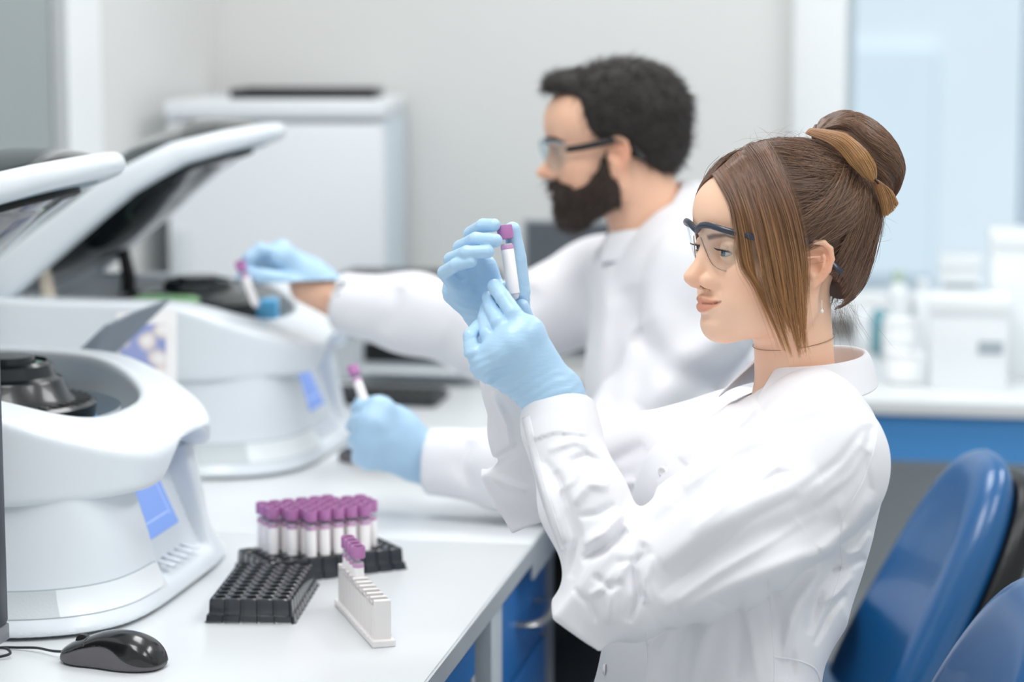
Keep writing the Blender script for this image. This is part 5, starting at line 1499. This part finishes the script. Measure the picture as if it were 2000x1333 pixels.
    if want('small'):
        o = dup(proto, label='mauve-capped tube held up in the woman\'s gloved hands', group='')
        del o['group']
        o.location = tuple(TT - ax / L * .080); o.rotation_euler = Matrix(basis(np.cross(ax, (0, 1, 0)), ax)).to_euler()
# ================================================================== the man behind
if want('man'):
    ma = thing('person', 'bearded dark-haired man in white coat and blue gloves loading the back centrifuge', 'person', tuple(AT(1450, 1400, 3.42)[:2]) + (0.0,))
    MBs = np.array(ma.location)
    def putm(o):
        o.parent = ma; o.location = -Vector(MBs); return o
    SC = 1.03
    MO, MR = frame_head(AT(1213, 312, 3.42), -3, -7)
    def Hm(p): return MO + MR @ (np.asarray(p, float) * .001 * SC)
    def toHm(P): return ((P - _v(MO)) @ _v(MR)) * np.float32(1000 / SC)
    mf, ml = np.array([-1., .05, 0]), np.array([-.05, -1., 0])
    # arms of the coat and skin: far (right) arm reaches over the rotor, near (left) arm rests on the bench
    SNm, ENm, WNm = AT(1395, 560, 3.28), AT(1190, 905, 3.22), AT(838, 905, 3.28)
    SFm, EFm, WFm = AT(1180, 560, 3.62), AT(960, 655, 3.60), AT(660, 588, 3.66)
    def f_mbody(P):
        Q = toHm(P); d = head_sdf(Q, True)
        nk = cap(Q, (-14, 0, -20), (-36, 0, -135), 54, 60)
        d = smin(d, nk, 18) * np.float32(.001 * SC)
        d = smin(d, ell(P, AT(1325, 600, 3.44), (.07, .14, .09)), .05)
        d = np.minimum(d, chain(P, [SFm, EFm, WFm, AT(600, 560, 3.66)], [.040, .036, .030, .028]))
        d = np.minimum(d, chain(P, [SNm, ENm, WNm, AT(790, 880, 3.28)], [.045, .040, .028, .028]))
        return d
    V, Q4 = sculpt(f_mbody, (-.42, 3.05, .98), (.42, 3.90, 1.55), .003)
    mb = putm(obj('body', (V, Q4), M['skin'], None, 180))
    put_color(mb, head_tint(toHm(V), lin('#efbfa2')[:3], lin('#c98672')[:3], lin('#2b211c')[:3]))
    for s in (1, -1):
        ec = Hm((79.5, s * 31, 24)); look = MR @ np.array([1, 0, -.15]); look /= np.linalg.norm(look)
        Rm = Matrix(basis(look, (0, 0, 1))).to_4x4()
        e = putm(obj('eye', xf(lathe([(.0122 * math.cos(t), .0122 * math.sin(t)) for t in np.linspace(-PI / 2 + .05, PI / 2 - .05, 16)], 24), Matrix.Translation(tuple(ec)) @ Rm @ Matrix.Rotation(PI / 2, 4, 'Y')), M['eye_white'], None, 180))
        obj('iris', xf(lathe([(.006, .0108), (.001, .0124)], 24), Matrix.Translation(tuple(ec)) @ Rm @ Matrix.Rotation(PI / 2, 4, 'Y')), mat('dark brown iris', '#3a2a20', .1), e, 60)
    MH = hair_mat('black brown hair', '#2a2320', '#352a25', .4, .1, 1.0, .5)
    MBd = hair_mat('dark brown beard', '#32251f', '#4a352a', .45, .1, 1.0, .5)
    M['dark_hair'] = mat('dark hair mass', '#221d1b', .7)
    M['beard'] = mat('beard mass', '#33251e', .8, var=.2, vscale=200)
    hc2, hr2 = np.array([-5., 0, 62]), np.array([107., 84, 84])
    def mline(z): return np.interp(z, [-60, -30, -5, 8, 14, 30, 42, 55, 75, 95, 102, 110, 150], [-70, -58, -34, -14, 12, 20, 32, 40, 44, 47, 56, 100, 112])
    def hs2(Q):
        d = ell(Q, hc2, hr2)
        d = smin(d, ell(Q, (70, 0, 116), (36, 48, 22)), 16)                # quiff over the forehead
        return smin(d, ell(Q, (-42, 0, 18), (60, 64, 56)), 20)
    def f_mhair(P):
        Q = toHm(P); A = Q.copy(); A[:, 1] = np.abs(A[:, 1])
        d = hs2(Q) + 2 + noise(Q, .06, 2) * 2.0
        d = smax(d, (Q[:, 0] - mline(Q[:, 2]).astype(np.float32)) * .8, 6)
        d = smax(d, -ell(A, (2, 84, 3), (24, 30, 33)), 5)
        d = smax(d, (-44 - Q[:, 2] + (Q[:, 0] + 60) * .1), 6)
        return d * np.float32(.001)
    mh = putm(obj('hair', sculpt(f_mhair, MO - .16, MO + .18, .003), M['dark_hair'], None, 180, label='short dark brown hair'))
    def f_beard(P):
        Q = toHm(P); A = Q.copy(); A[:, 1] = np.abs(A[:, 1])
        d = head_sdf(Q, True) - 5.5
        d = smin(d, ell(Q, (78, 0, -72), (25, 30, 26)), 12)
        d = smin(d, cap(A, (70, 20, -70), (20, 50, -46), 16, 12), 12)
        # upper border: sideburn down the cheek to the moustache
        top = np.interp(Q[:, 0], [-10, 6, 18, 34, 52, 70, 82, 96, 112], [40, 36, 20, -8, -26, -31, -22, -19, -18]).astype(np.float32)
        d = smax(d, Q[:, 2] - top, 3)
        d = smax(d, (6 - Q[:, 0]) - (Q[:, 2] < -40) * 0, 6)
        d = smax(d, -ell(A, (2, 84, 3), (22, 30, 33)), 4)
        mouth = ell(A, (104, 0, -36.0), (20, 20, 5.2))                       # lips stay bare
        d = smax(d, -mouth, 2)
        d = smax(d, -104 - Q[:, 2], 5)
        return (d + noise(Q, .12, 4) * 1.2) * np.float32(.001)
    bd = putm(obj('beard', sculpt(f_beard, MO + np.array([-.14, -.10, -.13]), MO + np.array([.05, .10, .06]), .003), M['beard'], None, 180, label='full dark brown beard'))
    r2 = np.random.RandomState(9)
    def fuzz(f, mesh, n, lo, hi, comb, name, m, par, cond=None, rad=.00028):
        V = np.array([v.co for v in mesh.data.vertices], np.float32); k = r2.randint(0, len(V), n); X = V[k]
        g = np.stack([(f(X + _v(e) * .001) - f(X - _v(e) * .001)) / .002 for e in np.eye(3)], 1); g /= np.linalg.norm(g, axis=1)[:, None] + 1e-6
        c = np.asarray(comb, np.float32); T = c - g * (g @ c)[:, None] + r2.normal(0, .25, X.shape); L = r2.uniform(lo, hi, n)[:, None]
        t = np.linspace(0, 1, 5)
        P5 = np.stack([X + (g * .45 + T * .8) * L * q + T * L * q * q * .3 for q in t], 1)
        o = strands(name, list(P5), rad, m, None); o.parent = par; return o
    fuzz(f_mhair, mh, 5200, .008, .020, MR @ np.array([-.6, 0, -.35]), 'short_strands', MH, mh)
    fuzz(f_beard, bd, 3600, .005, .012, MR @ np.array([.15, 0, -.9]), 'beard_strands', MBd, bd)
    # brows
    for s in (1, -1):
        V_ = tube([tuple(Hm((104, s * 10, 38))), tuple(Hm((102, s * 24, 42))), tuple(Hm((90, s * 42, 43))), tuple(Hm((78, s * 52, 37)))], [.003, .0042, .0036, .0016], 8)
        q = putm(obj('brow', V_, M['dark_hair'], None, 180))
    # glasses
    g2 = thing('safety_glasses', 'clear glasses with black temple on the bearded man\'s face', 'glasses', tuple(Hm((100, 0, 25))))
    G2 = np.array(g2.location)
    def gp(name, vf, m, **k):
        o = obj(name, vf, m, None, 60, **k); o.parent = g2; o.location = -Vector(G2); return o
    for s in (1, -1):
        gp('temple', tube([tuple(Hm((x, s * y, z))) for x, y, z in spline([(74, 69, 27), (50, 75, 28), (22, 79, 31), (6, 78, 33), (-2, 74, 34), (-14, 70, 28), (-24, 73, 14), (-32, 77, 0)], 4)], [.0042] * 12 + [.0032] * 17, 8, flat=(.5, 1.2)), M['black'], label='black temple arm')
        top = np.array(spline([(74, 68, 34), (90, 58, 39), (106, 36, 42), (113, 12, 40), (114, 3, 36)], 5)); bot = np.array(spline([(72, 66, 14), (84, 56, 2), (98, 36, -4), (107, 20, 4), (112, 6, 24)], 5))
        n = len(top); VV = [tuple(Hm((p[0], s * p[1], p[2]))) for row in (top, (top + bot) / 2 + np.array([2, 0, 0]), bot) for p in row]
        FF = [(k * n + i, k * n + i + 1, (k + 1) * n + i + 1, (k + 1) * n + i) for k in (0, 1) for i in range(n - 1)]
        o = gp('lens', (VV, FF), clear_mat('glasses lens', '#f4f8fa', .5), label='clear lens'); sm = o.modifiers.new('t', 'SOLIDIFY'); sm.thickness = .0012
        gp('rim', tube([tuple(Hm((p[0], s * p[1], p[2]))) for p in top], .0011, 6), mat('clear grey rim', '#9fb0bb', .3))
    # coat
    def f_mcoat(P):
        ch = [AT(1300, 610, 3.44), AT(1310, 760, 3.44), AT(1370, 960, 3.43), AT(1450, 1150, 3.43), AT(1480, 1240, 3.43)]
        d = fcap(P, ch[0], ch[1], .150, .175, mf, .68)
        for i, (a, b) in enumerate(((.175, .175), (.175, .19), (.19, .20))): d = smin(d, fcap(P, ch[i + 1], ch[i + 2], a, b, mf, .72), .04)
        d = smin(d, chain(P, [AT(1322, 495, 3.44), SNm], [.070, .085]), .05)
        d = smin(d, chain(P, [AT(1310, 500, 3.44), SFm], [.060, .075]), .05)
        d = smin(d, cap(P, AT(1330, 460, 3.44), AT(1345, 440, 3.44), .07, .062), .05)
        n = chain(P, [SNm, ENm + np.array([.03, 0, 0]), ENm, AT(1000, 915, 3.25), WNm], [.084, .070, .066, .056, .046], .03)
        f = chain(P, [SFm, EFm, AT(800, 612, 3.63), WFm], [.076, .068, .058, .046], .03)
        d = smin(d, n, .03); d = smin(d, f, .03)
        FO = [([(1165, 480), (1180, 600), (1170, 760), (1165, 850)], 22, .012, (3, 3.6)), ([(1250, 640), (1300, 720), (1420, 760)], 26, -.012, (3, 3.6)),
              ([(1230, 560), (1260, 680), (1240, 800)], 24, -.012, (3, 3.6)), ([(1440, 640), (1340, 700), (1260, 800)], 30, .014, (3, 3.6)), ([(1470, 720), (1380, 760), (1300, 840)], 26, -.012, (3, 3.6)),
              ([(1040, 560), (1000, 620), (960, 690)], 22, -.010, (3.4, 3.8)), ([(900, 560), (880, 620), (850, 680)], 18, .008, (3.4, 3.8)), ([(780, 560), (770, 610), (750, 650)], 14, -.008, (3.4, 3.8)),
              ([(920, 860), (900, 910), (930, 960)], 14, -.008, (3, 3.4))]
        d = d + noise(P, 9, 5) * .005 + noise(P, 24, 6) * .002 - folds(P, FO)
        Q = toHm(P)
        d = smax(d, -cap(Q, (-20, 0, -50), (-34, 0, -150), 60, 62) * np.float32(.001), .006)
        for wr, fr in ((WNm, AT(1000, 915, 3.25)), (WFm, AT(800, 612, 3.63))):
            ax = (wr - fr) / np.linalg.norm(wr - fr); lim = (P - _v(wr)) @ _v(ax)
            d = np.where(np.linalg.norm(P - _v(wr), axis=1) < .12, smax(d, lim, .004), d)
            d = smax(d, -cap(P, wr - ax * .012, wr + ax * .05, .040, .040), .003)
        return d
    putm(obj('lab_coat', sculpt(f_mcoat, (-.42, 3.02, .64), (.56, 3.88, 1.36), .006), M['coat'], None, 180, label='white lab coat'))
    rows = []
    for ang in list(range(30, 331, 15)):
        t = min(1, max(0, (1 - abs(180 - ang) / 155) * 1.15)); r = .064 + .004 * t; hi = .0 + .026 * t
        rows.append((ang, [(r - .002, hi - .04), (r, hi - .012), (r + .001, hi), (r + .006, hi - .001), (r + .014, hi - .018), (r + .024 - .008 * t, hi - .046 + .008 * t)]))
    putm(collar('collar', Hm((-28, 0, -108)), np.array([0, 0, 1.]), mf, ml, rows, .003, None, M['coat']))
    # trousers and shoes, out of sight under the bench
    def f_mtr(P):
        d = None
        for yy in (3.60, 3.74):
            e = chain(P, [(.36, yy - .03, .632), (.0, yy, .405), (-.17, yy, .20), (-.21, yy, .10)], [.082, .070, .056, .050])
            d = e if d is None else smin(d, e, .02)
        d = smin(d, ell(P, (.38, 3.50, .672), (.12, .17, .09)), .03)
        return d
    putm(obj('trousers', sculpt(f_mtr, (-.34, 3.2, .03), (.54, 3.80, .80), .008), M['trouser'], None, 180, label='dark grey trousers'))
    for yy in (3.60, 3.74):
        k = np.array([-.235, yy, 0])
        putm(obj('shoe', sculpt(lambda P: smax(smin(ell(P, (k[0] - .05, k[1], .045), (.13, .045, .04)), ell(P, (k[0] + .02, k[1], .07), (.055, .045, .06)), .03), .004 - P[:, 2], .004), (k[0] - .22, k[1] - .07, -.006), (k[0] + .12, k[1] + .07, .16), .008), M['dark'], None, 180))
    # gloves: the far hand pinches a tube over the rotor
    wA = AT(612, 562, 3.66)
    mA = [AT(548, 496, 3.62), AT(553, 508, 3.64), AT(556, 522, 3.66), AT(556, 540, 3.675)]
    fA = [[mA[0], AT(508, 487, 3.60), AT(486, 503, 3.595), AT(472, 522, 3.60)],
          [mA[1], AT(502, 500, 3.63), AT(480, 522, 3.63), AT(470, 548, 3.635)],
          [mA[2], AT(510, 512, 3.66), AT(488, 540, 3.665), AT(482, 566, 3.665)],
          [mA[3], AT(516, 535, 3.685), AT(498, 560, 3.685), AT(494, 580, 3.685)]]
    tA = [AT(592, 560, 3.63), AT(545, 545, 3.60), AT(512, 540, 3.592), AT(486, 532, 3.594)]
    def f_gA(P):
        d = hand(P, wA, mA, fA, [(.0110, .0085)] * 4, tA, (.0145, .0095), .0215, AT(638, 580, 3.66), (.037, .038), .72, (-.1, -.75, .6))
        d = smin(d, ell(P, AT(588, 548, 3.65), (.042, .028, .038)), .02)
        return d + noise(P, 60, 3) * .001
    putm(obj('glove', sculpt(f_gA, (-.47, 3.48, 1.08), (-.25, 3.74, 1.24), .0026), M['glove'], None, 180, label='light blue glove pinching a tube over the rotor'))
    # near hand closed round a second tube
    wB = AT(815, 890, 3.28)
    mB = [AT(740, 805, 3.225), AT(728, 830, 3.215), AT(722, 858, 3.22), AT(722, 886, 3.235)]
    fB = [[mB[0], AT(705, 795, 3.235), AT(696, 800, 3.27), AT(706, 810, 3.30)],
          [mB[1], AT(697, 822, 3.225), AT(688, 832, 3.265), AT(703, 840, 3.295)],
          [mB[2], AT(696, 855, 3.23), AT(690, 866, 3.27), AT(708, 870, 3.295)],
          [mB[3], AT(702, 888, 3.25), AT(700, 896, 3.28), AT(718, 898, 3.30)]]
    tB = [AT(780, 850, 3.325), AT(745, 805, 3.335), AT(722, 790, 3.325), AT(706, 785, 3.31)]
    def f_gB(P):
        d = hand(P, wB, mB, fB, [(.0115, .0090)] * 4, tB, (.0145, .0098), .0225, AT(850, 902, 3.28), (.032, .035), .70, (-.1, 1, -.1))
        d = smin(d, ell(P, AT(770, 850, 3.26), (.040, .026, .042)), .02)
        return d + noise(P, 60, 4) * .001
    putm(obj('glove', sculpt(f_gB, (-.28, 3.12, .80), (-.08, 3.42, 1.04), .0026), M['glove'], None, 180, label='light blue glove closed round a second tube'))
    if want('small'):
        def held(c, f, lab):
            ax = c - f; o = dup(proto, label=lab); del o['group']
            o.location = tuple(c - ax / np.linalg.norm(ax) * .080); o.rotation_euler = Matrix(basis(np.cross(ax, (0, 1, 0)), ax)).to_euler()
        held(AT(467, 512, 3.575), AT(500, 596, 3.60), 'mauve-capped tube pinched over the rotor by the bearded man')
        held(AT(688, 716, 3.30), AT(722, 815, 3.275), 'mauve-capped tube standing out of the bearded man\'s lower glove')
# ================================================================== light and camera
w_ = bpy.data.worlds.new('sky'); scene.world = w_; w_.use_nodes = True
bg = w_.node_tree.nodes['Background']; bg.inputs['Color'].default_value = lin('#eef6f9'); bg.inputs['Strength'].default_value = .68
def area(name, loc, target, sx, sy, power, colr='#ffffff'):
    l = bpy.data.lights.new(name, 'AREA'); l.shape = 'RECTANGLE'; l.size = sx; l.size_y = sy; l.energy = power; l.color = lin(colr)[:3]
    o = bpy.data.objects.new(name, l); col.objects.link(o); o.location = loc
    o.rotation_euler = (Vector(target) - Vector(loc)).to_track_quat('-Z', 'Y').to_euler()
    return o
for v, u, p in ((-.75, 1.9, 15), (-.75, 3.9, 14), (1.0, 1.9, 14), (1.0, 3.9, 20)):
    q = W(v, u, 2.90); area('ceiling_light', tuple(q), (q[0], q[1], 0), .6, 1.2, p)
sl = bpy.data.lights.new('sun', 'SUN'); sl.energy = 2.6; sl.angle = .02; sl.color = (1, .97, .93)
so = bpy.data.objects.new('sun', sl); col.objects.link(so); so.rotation_euler = Vector((.25, .75, -1.1)).to_track_quat('-Z', 'Y').to_euler()
cam_d = bpy.data.cameras.new('camera'); cam_o = bpy.data.objects.new('camera', cam_d); col.objects.link(cam_o)
cam_d.sensor_width = 36.0; cam_d.lens = FPX / 2000 * 36; cam_d.clip_start = .05; cam_d.clip_end = 200
cam_o.location = tuple(CAM); cam_o.rotation_euler = (PI / 2 - PITCH, 0, 0)
cam_d.dof.use_dof = True; cam_d.dof.focus_distance = 2.47; cam_d.dof.aperture_fstop = 2.9; cam_d.dof.aperture_blades = 0
scene.camera = cam_o
vs = scene.view_settings
scene.display_settings.display_device = 'sRGB'
vs.view_transform = 'Standard'; vs.look = 'None'; vs.exposure = -0.06; vs.gamma = 1.0; vs.use_curve_mapping = False
cy = scene.cycles
cy.use_denoising = True; cy.max_bounces = 8; cy.transparent_max_bounces = 24; cy.sample_clamp_indirect = 6.0
cy.caustics_reflective = False; cy.caustics_refractive = False
